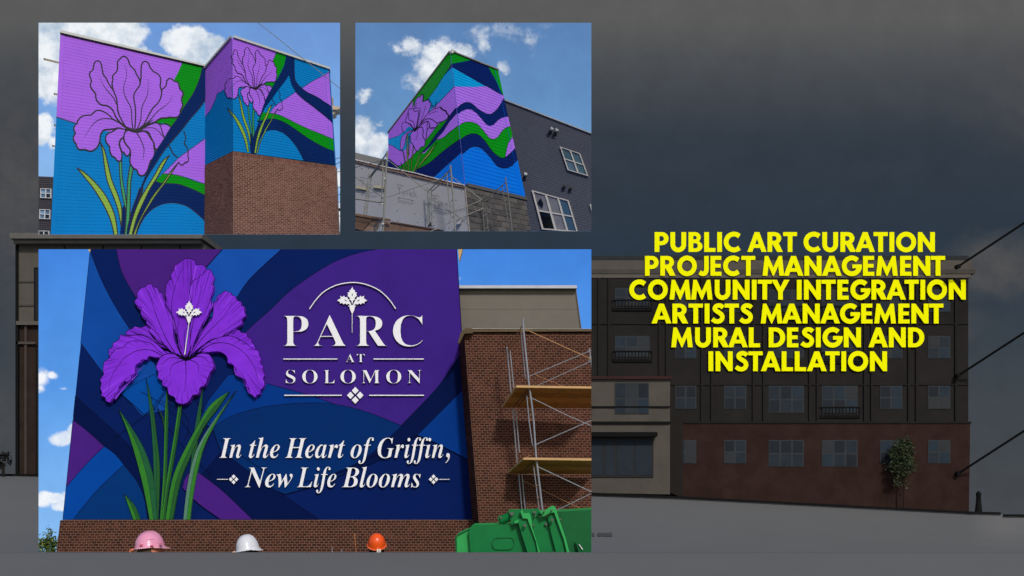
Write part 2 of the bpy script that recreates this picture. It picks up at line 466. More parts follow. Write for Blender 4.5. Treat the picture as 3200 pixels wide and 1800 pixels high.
bt = thing('apartment_building', 'long dark four-storey apartment building with brick ground floor, behind the yellow lettering', 'building', P(2400, 1575, D0))
X0, X1 = 1700, 3026
pbox('wall', bt, X0, 866, X1, 1321, D0, 9, DK)
slab('brick_storey', bt, [(X0, 1321), (X1 + 6, 1321), (X1 + 2, 1606), (2130, 1562), (X0, 1545)], Flat(D0 - .12), -9, 0, DKB)
pbox('cornice', bt, X0, 812, X1 + 12, 842, D0 - .06, 9, mat('dim_cornice', (84, 79, 73), .9, .08))
pbox('cornice', bt, X0, 842, X1 + 22, 855, D0 - .09, 9, mat('dim_cornice_low', (72, 68, 63), .9, .08))
pbox('cornice', bt, X0, 855, X1 + 8, 868, D0 - .05, 9, DTR)
pbox('coping', bt, X0, 799, X1 + 2, 812, D0 - .08, 9, mat('dim_coping', (46, 48, 50), .9, .08))
pbox('string_course', bt, X0, 1317, X1 + 10, 1323, D0 - .18, .3, RLM)
pbox('string_course', bt, X0, 1200, X1, 1204, D0 - .06, .1, DK2)
pbox('string_course', bt, X0, 1008, X1, 1013, D0 - .06, .1, DK2)
for x in (1868, 1900, 2058, 2080, 2190, 2222, 2352, 2384, 2528, 2552, 2700, 2722, 2838, 2862, 2985):
    pbox('pilaster', bt, x, 868, x + 7, 1317, D0 - .1, .12, DK2)
def bwin(x0, y0, x1, y1, cols, rail=False, d=D0 - .03):
    w = pbox('window', bt, x0, y0, x1, y1, d, .1, DMU)
    n = cols; pw = (x1 - x0) / n
    for c in range(n):
        for r in range(2):
            a = x0 + c * pw + 3; e = x0 + (c + 1) * pw - 3; t = y0 + 3 + r * (y1 - y0) / 2; bb = y0 + (r + 1) * (y1 - y0) / 2 - 2
            o = slab('pane', w, [(a, t), (e, t), (e, bb), (a, bb)], Flat(d - .012), -.02, 0, random.choice(DGS))
    if rail:
        rb = MB()
        for yy in (y1 - 18, y1 + 8, y1 + 14):
            rb.bar(P(x0 - 8, yy, d - .05), P(x1 + 8, yy, d - .05), .035, RLM, 5)
        for k in range(13):
            x = x0 - 8 + (x1 - x0 + 16) * k / 12; rb.bar(P(x, y1 - 18, d - .05), P(x, y1 + 14, d - .05), .02, RLM, 4)
        rb.build('balcony_rail', bt)
for (a, c, n) in ((2110, 2176, 2), (2262, 2332, 2), (2402, 2512, 3), (2568, 2680, 3), (2750, 2820, 2), (2900, 2970, 2)):
    big = n == 3
    bwin(a, 905, c, 975, n, rail=big); bwin(a, 1050, c, 1120, n, rail=(a == 2568))
    bwin(a, 1205, c, 1278 + (12 if big else 0), n, rail=(a == 2568))
    bwin(a, 1375, c, 1448 + (10 if big else 0), n, d=D0 - .15)
for (y0, y1) in ((900, 955), (1050, 1115)): bwin(1922, y0, 2030, y1, 3, rail=True)
# stone entrance block
ent = [(1750, 1184), (2094, 1184), (2094, 1545), (1750, 1538)]
slab('entrance_block', bt, ent, Flat(58.6), -1.2, 0, DST)
pbox('coping', bt, 1750, 1176, 2100, 1184, 58.4, 1.4, DKR)
pbox('string_course', bt, 1750, 1269, 2094, 1273, 58.5, .2, DLN)
pbox('string_course', bt, 1750, 1317, 2094, 1325, 58.5, .2, DLN)
slab('block_shadow', bt, [(2095, 1270), (2134, 1312), (2134, 1556), (2095, 1540)], Flat(59.1), -.6, 0, DK2)  # dark slab standing in for the shadow beside the entrance block
pbox('canopy', bt, 1750, 1350, 2055, 1364, 57.9, 1.0, DLN)
bwin(1922, 1196, 2028, 1293, 3, d=58.55)
dr = pbox('door', bt, 1750, 1364, 2042, 1491, 58.52, .1, mat('door_metal', (24, 25, 27), .6))
for (a, c) in ((1848, 1882), (1890, 1920), (1928, 1980), (1986, 2036)): slab('pane', dr, [(a, 1372), (c, 1372), (c, 1485), (a, 1485)], Flat(58.5), -.02, 0, DGL)

# left building
lt = thing('building', 'dim tan building with brick pilasters at the far left edge', 'building', P(300, 1487, D0))
LT = mat('dim_tan', (84, 80, 74), .95, .08, var=.1); LB = mat('dim_brown_brick', (47, 37, 33), .95, .08, var=.2, fine=.2)
pbox('wall', lt, 48, 760, 640, 1005, D0, 9, LT)
pbox('wall', lt, 50, 1005, 640, 1482, D0 + .1, 9, LB)
pbox('cornice', lt, 30, 728, 632, 745, D0 - .8, 9.5, mat('dim_cornice_dark', (96, 94, 90), .9, .08))
pbox('cornice', lt, 42, 745, 626, 760, D0 - .5, 9, mat('dim_cornice_mid', (104, 100, 94), .9, .08))
pbox('string_course', lt, 50, 1003, 640, 1015, D0 - .2, .3, DTR)
pbox('string_course', lt, 50, 1068, 110, 1075, D0 - .1, .3, mat('dim_band', (74, 68, 63), .9))
pbox('pilaster', lt, 76, 1015, 83, 1482, D0 - .05, .2, mat('dim_joint', (66, 56, 50), .9))
pbox('pilaster', lt, 48, 760, 56, 1486, D0 - .1, .3, DLN)
for y in (878, 952): pbox('string_course', lt, 56, y, 640, y + 5, D0 - .05, .1, mat('dim_seam', (60, 58, 54), .9))
for x in (200, 320, 440, 560): pbox('pilaster', lt, x, 760, x + 3, 780, D0 - .04, .08, DK2)
w = pbox('window', lt, 106, 836, 180, 1008, D0 - .06, .1, DLN)
pbox('pane', w, 110, 842, 176, 1002, D0 - .08, .03, mat('pane_dark', (26, 27, 28), .3))
w = pbox('window', lt, 112, 1080, 180, 1482, D0 - .02, .1, DLN)
pbox('pane', w, 116, 1086, 176, 1478, D0 - .05, .03, mat('pane_dark2', (30, 31, 32), .3))
pbox('plinth', lt, 0 - 20, 1481, 640, 1489, D0 - .3, .5, DLN)

# base line kerb of the street
kb = MB()
for (a, c) in ((1700, 2130), (2130, 2500), (2500, 3028), (3028, 3128), (3134, 3400)):
    kb.prism([[(a, gbase(a) - 5), (c, gbase(c) - 5), (c, gbase(c) + 3), (a, gbase(a) + 3)]], DLN, lambda x, y: P(x, y, 58.0 - .2), lambda x, y: P(x, y, 58.4))
k = kb.build('kerb'); k['kind'] = 'structure'; k['label'] = 'black kerb line along the foot of the dark building'

# annotation leader lines of the background drawing, built as bars with dot ends
def leader_line(label, a, b, d0, d1):
    t = thing('leader_line', label, 'leader_line', P(*a, d0), 'black annotation leader lines running up to the right from the facade')
    m = MB(); m.bar(P(*a, d0), P(*b, d1), .062, DLN, 7); m.build('wire', t)
    m = MB(); c = P(*a, d0)
    m.bar(c + Vector((0, -.12, 0)), c + Vector((0, .25, 0)), .12, DLN, 10); m.build('end_dot', t)
leader_line('topmost of the three black annotation leader lines, dot at the cornice', (2994, 833), (3290, 638), D0 - 1.0, D0 - 4)
leader_line('middle of the three black annotation leader lines, dot beside the third-floor window', (2994, 1174), (3290, 982), D0 - .3, D0 - 4)
leader_line('lowest of the three black annotation leader lines, dot on the brick ground floor', (2994, 1480), (3290, 1289), D0 - .3, D0 - 4)

# post at right
pt = thing('bollard', 'small black pointed post on the pavement at the far right, beside the dark building', 'post', P(3058, 1604, 58))
def lathe(c, prof, m, n=14, sx=1.0):
    b = MB(); k = b.mi(m)
    for r, z in prof:
        for i in range(n):
            t = 2 * math.pi * i / n; b.v.append(c + Vector((math.cos(t) * r * sx, math.sin(t) * r, z)))
    for j in range(len(prof) - 1):
        for i in range(n):
            i2 = (i + 1) % n; b.f.append((j * n + i, j * n + i2, (j + 1) * n + i2, (j + 1) * n + i)); b.m.append(k)
    b.f.append(tuple((len(prof) - 1) * n + i for i in range(n))); b.m.append(k)
    return b
c = P(3058, 1606, 58)
lathe(c, [(.24, 0), (.24, .08), (.19, .1), (.17, .3), (.13, .7)], DLN).build('base', pt, smooth=True)
lathe(c, [(.13, .7), (.12, .95), (.14, 1.0), (.13, 1.1), (.07, 1.18), (.03, 1.2)], DLN).build('cap', pt, smooth=True)

def leaves(c, rx, ry, rz, n, size, mats, shape=None, seed=1, clumps=14):
    rnd = random.Random(seed); b = MB()
    cl = []
    for _ in range(clumps):
        t, u = rnd.uniform(0, 6.283), rnd.uniform(-1, 1); r = rnd.uniform(.35, .85)
        s = math.sqrt(1 - u * u); cl.append(Vector((math.cos(t) * s * r, math.sin(t) * s * r, u * r)))
    for _ in range(n):
        q = rnd.choice(cl); v = q + Vector((rnd.gauss(0, .17), rnd.gauss(0, .17), rnd.gauss(0, .15)))
        if shape: k = shape(v.z); v.x *= k; v.y *= k
        p = c + Vector((v.x * rx, v.y * ry, v.z * rz)); s = size * rnd.uniform(.6, 1.4)
        a = Vector((rnd.uniform(-1, 1), rnd.uniform(-1, 1), rnd.uniform(-.7, .7))).normalized() * s
        d = a.orthogonal().normalized(); d.rotate(__import__('mathutils').Quaternion(a.normalized(), rnd.uniform(0, 6.28)))
        w = d * s * .45
        b.face([p - a * .5, p + w * .5, p + a * .5, p - w * .5], rnd.choice(mats))
    return b
GT = [mat('dim_leaf_%s' % n, c, .8, .1) for n, c in (('mid', (56, 66, 42)), ('dark', (38, 48, 30)), ('pale', (74, 80, 60)))]
tt = thing('tree', 'small dim green tree in front of the brick ground floor', 'tree', P(2825, 1592, 59.3))
m = MB(); m.bar(P(2825, 1594, 59.3), P(2825, 1440, 59.3), .05, DKB, 7, .03)
for i in range(7): m.bar(P(2825, 1500 - i * 12, 59.3), P(2825 + random.uniform(-32, 32), 1455 - i * 14, 59.3 + random.uniform(-.3, .3)), .03, DK2, 5, .012)
m.build('trunk', tt)
leaves(P(2822, 1440, 59.25), 1.0, .45, 1.45, 2600, .15, GT, lambda z: max(.3, .95 - .6 * max(-.1, z)), 3, 26).build('crown', tt)
bs = thing('bush', 'dark shrub at the far left edge beside the tan building', 'bush', P(10, 1487, 58.5))
m = MB(); m.bar(P(10, 1490, 58.5), P(10, 1450, 58.5), .08, DK2, 6); m.build('trunk', bs)
leaves(P(8, 1440, 58.5), .42, .4, .62, 500, .14, [DLN, mat('dim_leaf_black', (26, 28, 24), .9)], None, 5, 9).build('crown', bs)
def gz(px, d):
    z60 = CZ - (gbase(px) - HY) / F * D0; t = min(1, max(0, (d - 34) / 26)); t = t * t * (3 - 2 * t)
    return -.42 * (1 - t) + z60 * t
def ground_hit(px, py):
    d = 26.0
    while d < 60 and P(px, py, d).z > gz(px, d): d += .05
    return P(px, py, d) + Vector((0, 0, .03))
t = thing('pavement_marking', 'faint smudged grey word on the pavement just right of the green container', 'marking', ground_hit(1880, 1676))
mk = MB(); MKM = mat('faded_marking', (70, 70, 70), .9, gain=.9)
for a, c in ((1850, 1858), (1868, 1876), (1878, 1888), (1890, 1900), (1902, 1913)):
    mk.face([ground_hit(a, 1678), ground_hit(c, 1678), ground_hit(c, 1667), ground_hit(a, 1667)], MKM)
mk.build('word', t)
# ---------------------------------------------------------------- yellow lettering
YEL = mat('yellow_letter', (253, 249, 0), .9, .04, var=.015)
def arc(cx, cy, rx, ry, a0, a1, n=14):
    return [(cx + rx * math.cos(R(a0 + (a1 - a0) * i / n)), cy + ry * math.sin(R(a0 + (a1 - a0) * i / n))) for i in range(n + 1)]
def stroke(p, w):
    p = catmull(p, False, 5); n = len(p); L = []; Rr = []
    for i in range(n):
        a, c = p[max(i - 1, 0)], p[min(i + 1, n - 1)]; dx, dy = c[0] - a[0], c[1] - a[1]; l = math.hypot(dx, dy)
        L.append((p[i][0] - dy / l * w / 2, p[i][1] + dx / l * w / 2)); Rr.append((p[i][0] + dy / l * w / 2, p[i][1] - dx / l * w / 2))
    return L + Rr[::-1]
GL = {
 'I': (.24, [[(0, 0), (0, 1), (.24, 1), (.24, 0)]]),
 'L': (.57, [[(0, 0), (0, 1), (.24, 1), (.24, .2), (.57, .2), (.57, 0)]]),
 'T': (.72, [[(.24, 0), (.24, .8), (0, .8), (0, 1), (.72, 1), (.72, .8), (.48, .8), (.48, 0)]]),
 'E': (.57, [[(0, 0), (0, 1), (.56, 1), (.56, .8), (.24, .8), (.24, .6), (.53, .6), (.53, .41), (.24, .41), (.24, .2), (.57, .2), (.57, 0)]]),
 'N': (.86, [[(0, 0), (0, 1), (.2, 1), (.62, .42), (.62, 1), (.86, 1), (.86, 0), (.66, 0), (.24, .58), (.24, 0)]]),
 'M': (1.09, [[(0, 0), (.11, 1), (.28, 1), (.545, .42), (.81, 1), (.98, 1), (1.09, 0), (.85, 0), (.79, .5), (.57, 0), (.52, 0), (.30, .5), (.24, 0)]]),
 'A': (1.0, [[(0, 0), (.38, 1), (.62, 1), (1, 0), (.74, 0), (.67, .2), (.33, .2), (.26, 0)], [(.40, .385), (.60, .385), (.50, .66)]]),
 'U': (.8, [[(0, 1)] + arc(.4, .38, .4, .4, 180, 360) + [(.8, 1), (.56, 1)] + arc(.4, .38, .16, .17, 0, -180) + [(.24, 1)]]),
 'P': (.71, [[(0, 0), (0, 1)] + arc(.36, .67, .35, .33, 90, -90) + [(.24, .34), (.24, 0)], [(.24, .54), (.24, .8)] + arc(.34, .67, .13, .13, 90, -90)]),
 'R': (.79, [[(0, 0), (0, 1)] + arc(.36, .69, .35, .31, 90, -52) + [(.79, 0), (.50, 0), (.27, .38), (.24, .38), (.24, 0)], [(.24, .56), (.24, .8)] + arc(.34, .68, .13, .12, 90, -90)]),
 'B': (.71, [[(0, 0), (0, 1)] + arc(.34, .74, .28, .26, 90, -48) + arc(.37, .28, .34, .28, 62, -90), [(.24, .63), (.24, .81)] + arc(.33, .72, .09, .09, 90, -90), [(.24, .18), (.24, .44)] + arc(.36, .31, .11, .13, 90, -90)]),
 'D': (.83, [[(0, 0), (0, 1)] + arc(.34, .5, .49, .5, 90, -90), [(.24, .2), (.24, .8)] + arc(.33, .5, .25, .3, 90, -90)]),
 'O': (1.02, [arc(.51, .5, .51, .52, 0, 345, 23), arc(.51, .5, .27, .28, 0, 345, 23)]),
 'C': (.86, [arc(.52, .5, .52, .52, 49, 311, 24) + arc(.52, .5, .28, .28, 318, 42, 18)]),
 'G': (.98, [arc(.51, .5, .51, .52, 46, 364, 28) + [(1.0, .57), (.53, .57), (.53, .38), (.73, .38)] + arc(.51, .5, .27, .28, 322, 42, 18)]),
 'S': (.70, [stroke([(.63, .80), (.52, .885), (.38, .905), (.25, .85), (.21, .74), (.28, .64), (.42, .55), (.55, .44), (.585, .30), (.52, .165), (.38, .1), (.22, .12), (.08, .22)], .225)]),
 'J': (.53, [stroke([(.41, 1), (.41, .8), (.41, .5), (.405, .3), (.36, .16), (.26, .105), (.16, .115), (.05, .17)], .235)]),
 'Y': (.93, [[(0, 1), (.28, 1), (.465, .63), (.65, 1), (.93, 1), (.585, .4), (.585, 0), (.345, 0), (.345, .4)]]),
}
def gap(a, b):
    k = {'RA': -.04, 'AT': -.07, 'TA': -.09, 'RT': .02, 'LA': .04, 'TY': -.02, 'NA': .02, 'MA': -.03, 'MM': .02, 'AL': .05, 'AN': .05, 'AR': .05, 'AG': .0, 'TI': .09, 'IT': .06, 'TE': .09, 'NT': .03, 'ST': .0, 'TS': .0, 'IS': .06}
    if a + b in k: return k[a + b]
    return .12 if a in 'INUM' and b in 'INUMREBPDL' else .09
LINES = [(97, [('PUBLIC', 313, 890), ('ART', 935, 1268), ('CURATION', 1312, 2193)]),
         (257, [('PROJECT', 248, 988), ('MANAGEMENT', 1037, 2262)]),
         (417, [('COMMUNITY', 143, 1218), ('INTEGRATION', 1267, 2400)]),
         (577, [('ARTISTS', 292, 972), ('MANAGEMENT', 1025, 2250)]),
         (737, [('MURAL', 424, 1020), ('DESIGN', 1078, 1697), ('AND', 1747, 2122)]),
         (897, [('INSTALLATION', 674, 1872)])]
LAB = ['PUBLIC ART CURATION, topmost line of the big yellow lettering, partly against the sky', 'PROJECT MANAGEMENT in big yellow letters across the pale cornice',
       'COMMUNITY INTEGRATION in big yellow letters, the longest yellow line', 'ARTISTS MANAGEMENT in big yellow letters on the dark facade',
       'MURAL DESIGN AND in big yellow letters, second line from the bottom', 'INSTALLATION in big yellow letters, the shortest and lowest yellow line']
SC = 2576 / 1200
for (ty, words), lb in zip(LINES, LAB):
    y1 = 680 + (ty + 133) / SC; y0 = 680 + ty / SC; ch = y1 - y0
    t = thing('lettering', lb, 'lettering', P(1900 + words[0][1] / SC, y1, 59.86), 'six lines of yellow lettering')
    for wd, a, e in words:
        x = 0; pos = []
        for i, c_ in enumerate(wd):
            if i: x += gap(wd[i - 1], c_)
            pos.append(x); x += GL[c_][0]
        k = (e - a) / SC / x
        for c_, xp in zip(wd, pos):
            loops = [[(1900 + a / SC + (xp + u) * k, y1 - v * ch) for u, v in L] for L in GL[c_][1]]
            slab('letter', t, loops, Flat(59.86), -.04, 0, YEL)
# ================================================================= picture 1: two painted wings over brick
def window_on(parent, surf, c, cols, rows, mf, mgs, fw=.06, h=.03, ft=.05, splits=None, sill=False):
    q = Quad(c, (surf.depth(*c[0]), surf.depth(*c[1]), surf.depth(*c[3])))
    ws = max(abs(c[1][0] - c[0][0]), 1); hs = max(abs(c[3][1] - c[0][1]), 1)
    fv = fw * ws / hs
    b = MB()
    def strip(u0, u1, v0, v1, hh):
        b.hexa([q.at(u0, v0, hh), q.at(u1, v0, hh), q.at(u1, v1, hh), q.at(u0, v1, hh)], [q.at(u0, v0, 0), q.at(u1, v0, 0), q.at(u1, v1, 0), q.at(u0, v1, 0)], mf)
    H = h + ft
    strip(0, 1, 0, fv, H); strip(0, 1, 1 - fv, 1, H); strip(0, fw, fv, 1 - fv, H); strip(1 - fw, 1, fv, 1 - fv, H)
    for k in range(1, cols): strip(k / cols - fw * .7, k / cols + fw * .7, fv, 1 - fv, H - .004)
    sp = splits or [k / rows for k in range(1, rows)]
    for k in sp: strip(fw, 1 - fw, k - fv * .6, k + fv * .6, H - .01)
    w = b.build('window', parent)
    ed = [0] + list(sp) + [1]; i = 0
    for r in range(len(ed) - 1):
        for k in range(cols):
            g = MB(); u0, u1, v0, v1 = k / cols + fw * .7, (k + 1) / cols - fw * .7, ed[r] + fv * .5, ed[r + 1] - fv * .5
            g.hexa([q.at(u0, v0, h), q.at(u1, v0, h), q.at(u1, v1, h), q.at(u0, v1, h)], [q.at(u0, v0, .005), q.at(u1, v0, .005), q.at(u1, v1, .005), q.at(u0, v1, .005)], mgs[i % len(mgs)])
            g.build('pane', w); i += 1
    return w, q

R1 = (120.5, 71, 1062.5, 732.6); CUR[0] = R1
PUR = mat('mural_lilac', (156, 95, 214), .75, .08, var=.05, fine=.03)
BLU = mat('mural_blue', (0, 114, 180), .75, .08, var=.05, fine=.03)
GRN = mat('mural_green', (2, 132, 18), .75, .08, var=.05, fine=.03)
NAV = mat('mural_navy', (0, 32, 86), .75, .08, var=.06, fine=.03)
OLV = mat('mural_olive', (124, 160, 52), .6, .2, var=.06)
SGR = mat('mural_stem_green', (44, 140, 84), .6, .2, var=.06)
COP = mat('coping_metal', (178, 180, 176), .5, .3, var=.06)
sky1 = sky_mat('summer_sky', 41.6, [(60, (108, 150, 212)), (300, (120, 166, 226)), (740, (150, 195, 240))],
   [(190, 110, 230, 130, 1.3), (340, 110, 150, 110, 1.4), (420, 175, 75, 60, 1.0), (150, 240, 90, 120, 1.1), (250, 160, 200, 90, 1.2), (590, 135, 95, 80, 1.3), (650, 180, 85, 95, 1.3), (535, 125, 50, 45, .9), (600, 220, 110, 70, 1.2),
    (130, 400, 55, 75, .95), (165, 440, 40, 40, .6), (1060, 560, 30, 60, .8), (1060, 680, 30, 80, .9)], light=(240, 244, 248), dark=(178, 196, 216), amp=1.3, lo=.25, hi=.75, nscale=2.2, warp=.5, seed=3.0)
CUR[0] = None
backdrop(R1, 41.6, sky1, label='blue summer sky with big white clouds, behind the two painted wings')
CUR[0] = R1
W1 = Quad([(188.5, 105.7), (641.3, 210.8), (640.5, 735), (158.5, 733)], (35.2, 37.2, 34.3))
BL = Quad([(641.3, 216.6), (725.3, 119), (728.5, 472), (640.8, 516.5)], (37.2, 35.8, W1.depth(640.8, 516.5)))
BR = Quad([(725.3, 119), (1027, 218.5), (1046, 515.3), (728.5, 472)], (35.8, 38.2, BL.depth(728.5, 472)))
KL = Quad([(640, 518), (728.5, 473), (729.5, 737), (638.6, 739)], (BL.depth(640, 518) - .08, BL.depth(728.5, 473) - .08, BL.depth(638.6, 739) - .08))
KR = Quad([(728.5, 473), (1049, 519), (1058, 735), (729.5, 737)], (BR.depth(728.5, 473) - .08, BR.depth(1049, 519) - .08, BR.depth(729.5, 737) - .08))

# ---- the iris drawing: fills and strokes in photo pixels of the big left wall
FL = []      # ('f', pts, mat) / ('l', pts, w, w1, wm)
def ff(s, m): FL.append(('f', catmull(T_(s), True, 4), m))
def fl(s, w, w1=None, wm=None): FL.append(('l', catmull(T_(s), False, 4), w, w1, wm))
def fo(s, w): FL.append(('l', catmull(T_(s), False, 4), w, None, None))
# leaves and stems
def leaf(a, b, m, w=2.6):
    L = catmull(T_(a), False, 4); Q = catmull(T_(b), False, 4)
    FL.append(('f', L + Q[::-1][:-1], m)); FL.append(('l', L, w, None, None)); FL.append(('l', Q, w, None, None))
FL.append(('f', T_('C 1118,1060 1160,1000 D 60,900 75,1415 40,1415 -20,1415 C 1085,1415'), NAV))
leaf('C 510,530 600,640 720,790 830,960 910,1110 970,1260 1010,1440', 'C 510,530 620,600 740,710 860,850 950,1000 1020,1180 1060,1440', OLV, 3.2)
leaf('C 825,195 855,320 880,520 920,720 1000,920 1060,1100 1100,1310', 'C 825,195 880,300 930,500 980,700 1060,900 1110,1080 1105,1310', OLV, 3.0)
leaf('C 1075,450 1080,600 1100,800 1130,960 1165,1100', 'C 1110,430 1112,580 1125,720 1155,880 1180,1080', SGR, 2.6)
leaf('D 112,495 80,700 72,900 62,1100 55,1250 38,1440', 'D 155,540 125,700 115,900 112,1100 102,1250 85,1440', SGR, 3.0)
NAVLEAF = ('D 240,800 200,920 150,1050 110,1200 80,1320 70,1440', 'D 290,800 250,930 215,1010 160,1150 120,1280 100,1440')
leaf(*NAVLEAF, NAV, 2.4)
leaf('D 640,365 540,450 430,640 320,820 240,960 170,1130 120,1300 85,1440', 'D 640,365 590,440 480,650 390,790 320,930 250,1080 190,1230 135,1440', OLV, 3.0)
leaf('D 760,455 640,600 540,750 420,900 330,1050 250,1200 190,1330 150,1440', 'D 760,455 690,560 580,730 460,890 370,1030 280,1180 220,1310 180,1440', OLV, 2.6)
# petals
ff('D 200,60 300,0 480,-60 655,0 600,90 540,190 480,300 450,290 430,200 380,140 330,60', PUR)
fo('B 440,1335 490,1350 540,1360 580,1350 620,1365 655,1395', 3.6)
fo('D 220,50 290,10 370,0 430,5 490,45 540,105 570,135', 2.0)
fo('B 465,1340 505,1365 530,1420 D 540,60 572,135', 3.0)
fo('D 280,40 350,55 390,130 430,210 440,270 480,300', 4.0)
P_A = 'A 1165,1410 1085,1330 1030,1260 1000,1190 960,1140 905,1110 840,1100 790,1060 765,1010 760,950 735,920 700,870 690,830 705,790 695,750 680,700 690,665 725,635 733,590 745,545 775,518 815,525 838,570 848,630 865,700 900,745 925,800 960,860 985,890 1010,940 1040,1020 1050,1100 1055,1180 1085,1260 1130,1330 1175,1410'
ff(P_A, PUR); fo(P_A, 3.7)
P_B = 'A 1180,1430 1085,1260 1055,1160 1040,1020 1005,930 980,830 990,770 988,720 1010,690 1045,650 1053,590 1053,530 1080,495 1105,470 1130,455 1165,465 1190,500 B 90,505 105,560 140,605 175,640 195,690 225,740 245,800 235,850 195,905 165,960 163,1030 180,1130 185,1250 180,1350 172,1440'
ff(P_B, PUR); fo(P_B, 3.7)
P_C = 'B 175,1440 185,1250 180,1130 163,1030 165,960 195,905 235,850 248,800 258,730 258,640 265,570 290,530 325,525 355,550 380,605 420,655 480,690 515,740 518,800 512,850 530,910 530,960 515,1020 480,1080 420,1140 370,1220 330,1300 290,1370 220,1435'
ff(P_C, PUR); fo(P_C, 3.7)
P_D = 'B 200,1440 290,1370 330,1300 370,1220 420,1140 480,1080 515,1020 530,960 535,905 560,880 590,845 600,790 625,755 660,755 700,785 745,800 765,850 775,890 805,920 818,960 800,1010 800,1060 813,1100 800,1140 783,1170 780,1210 760,1245 730,1265 680,1270 630,1265 590,1275 540,1275 500,1290 440,1330 370,1365 240,1430'
ff(P_D, PUR); fo(P_D, 3.7)
P_E = 'A 1175,1410 1130,1380 1080,1340 1000,1300 940,1240 880,1200 830,1180 780,1175 740,1200 700,1235 650,1240 590,1250 545,1285 520,1320 515,1350 485,1375 470,1410 C 475,40 490,75 465,120 470,170 500,215 515,260 550,290 620,290 680,310 730,300 780,260 810,200 820,150 825,100 850,50 890,25 950,20 1010,15 1060,2 1120,15'
ff(P_E, PUR); fo(P_E, 3.8)
P_F = 'C 1165,28 1100,10 1050,10 1010,35 970,60 930,75 900,110 893,160 915,210 945,250 950,310 975,370 1020,400 1045,435 1080,445 1105,420 1110,340 1090,280 1075,220 1090,160 1135,120 1150,60 1170,30'
ff(P_F, PUR); fo(P_F, 3.7)
P_G = 'C 1140,115 1095,165 1080,220 1100,290 1115,320 1140,330 1155,360 1180,375 D 95,360 110,330 110,290 75,250 30,180 25,130'
ff(P_G, PUR); fo(P_G, 3.4)
P_H = 'D 205,60 150,55 100,35 70,40 40,70 28,130 40,190 80,250 110,290 118,350 108,420 118,480 160,540 200,560 215,600 245,635 285,635 320,605 345,560 365,500 385,440 420,400 440,330 430,260 425,200 395,155 375,120 340,70 290,45 215,60'
ff(P_H, PUR); fo(P_H, 3.9)
for s, w in (('A 825,745 850,810 895,885 950,950 1000,1010 1040,1095', 2.2), ('B 40,570 65,650 60,740 30,840 30,930 60,1020 110,1110 130,1180 135,1300 150,1440', 2.4),
             ('B 350,750 352,850 345,950 320,1020 275,1120 260,1200 255,1290 230,1370 190,1445', 2.4), ('B 672,970 655,1030 620,1080 560,1130 500,1170 440,1230 390,1290 330,1350 230,1430', 2.2),
             ('C 605,135 640,80 A 690,1406 710,1380 770,1320 840,1290 920,1285 1000,1300 1080,1340 1150,1390', 2.4), ('D 280,440 285,400 295,340 295,270 270,200 240,130 200,75', 2.4)):
    fl(s, .5, w * 1.3, w)
# dark heart
fl('A 1000,1290 1090,1350 1170,1405 B 180,1445 250,1435 330,1370 430,1330', 1, 1, 8)
fl('A 1040,1290 1120,1360 1190,1420', 1, 6); fl('B 420,1300 330,1360 200,1449', 1, 8)
fl('D 40,20 120,20 200,60 280,40', 1.5, 2, 7)
fo('D 825,40 850,120 850,160 833,210 870,260 885,320 880,360 890,410 880,450 840,465 810,495 775,485 760,455', 2.6)
fo('D 625,235 655,280 670,320 700,360 745,392', 2.8)

def add_bg1(a):
    a.fill('A 150,0 B 820,480 820,535 700,780 D 200,100 C 600,0 A 500,1345 235,1262', PUR, False)
    a.line('A 235,1262 500,1345', 3.0, BLACK, smooth=False)
    a.line('B 815,535 760,660 700,775', 2.4, BLACK)
    a.fill('B 820,535 1110,560 1080,620 1030,770 950,950 830,1130 740,1280 655,1395 560,1340 440,1340 500,1290 640,1000 690,780', GRN, False)
    a.fill('D 1125,135 1125,750 980,695 850,650 700,620 545,612 640,520 760,400 880,310', PUR, False)
    a.line('D 1120,135 880,310 760,400 640,520 545,612 450,712', 1.9, BLACK)
    a.fill('D 545,615 650,615 780,640 900,680 1010,720 1125,752 1125,905 1000,840 880,790 760,750 640,740 530,735 450,710', GRN, False)
    a.line('D 540,612 650,615 780,640 900,680 1010,720 1125,752', 2.2, BLACK)
    a.fill('D 450,710 530,735 640,740 760,750 880,790 1000,840 1125,905 1125,1255 1000,1140 880,1050 760,1010 640,1000 520,1025 400,1090 300,1200 230,1330 190,1440 60,1440 200,1150 330,900', NAV, False)
    a.line('D 440,705 530,735 640,740 760,750 880,790 1000,840 1125,905', 2.2, BLACK)
    a.line('D 1125,1255 1000,1140 880,1050 760,1010 640,1000 520,1025 400,1090 300,1200 230,1330 190,1440', 2.0, BLACK)
def add_swoosh1(a):
    a.fill('B 1078,560 1125,560 1125,1000 1030,1150 900,1300 820,1406 D 700,140 560,310 450,480 360,620 290,760 220,980 130,1200 90,1440 60,1440 100,1260 130,1130 190,980 250,800 310,650 370,500 450,320 560,150 655,-10 B 740,1280 830,1130 950,950 1030,770', NAV, False)
    a.line('B 1080,590 1030,770 950,950 830,1130 740,1280 640,1420 D 560,150 450,320 370,500 310,650', 1.6, BLACK)
    a.line('B 1110,1040 1030,1150 900,1300 820,1406 D 700,140 560,310 450,480 360,620 290,760 220,980', 2.2, BLACK)
def add_iris(a, tf=None, ws=1.0, only=None):
    for it in FL:
        p = [tf(*q) for q in it[1]] if tf else it[1]
        if it[0] == 'f': a.fill(p, it[2], smooth=False)
        else: a.line(p, it[2] * ws * 1.15, BLACK, w1=None if it[3] is None else it[3] * ws * 1.15, wm=None if it[4] is None else it[4] * ws * 1.15, smooth=False)
A1 = Art(); add_bg1(A1); add_iris(A1); add_swoosh1(A1)

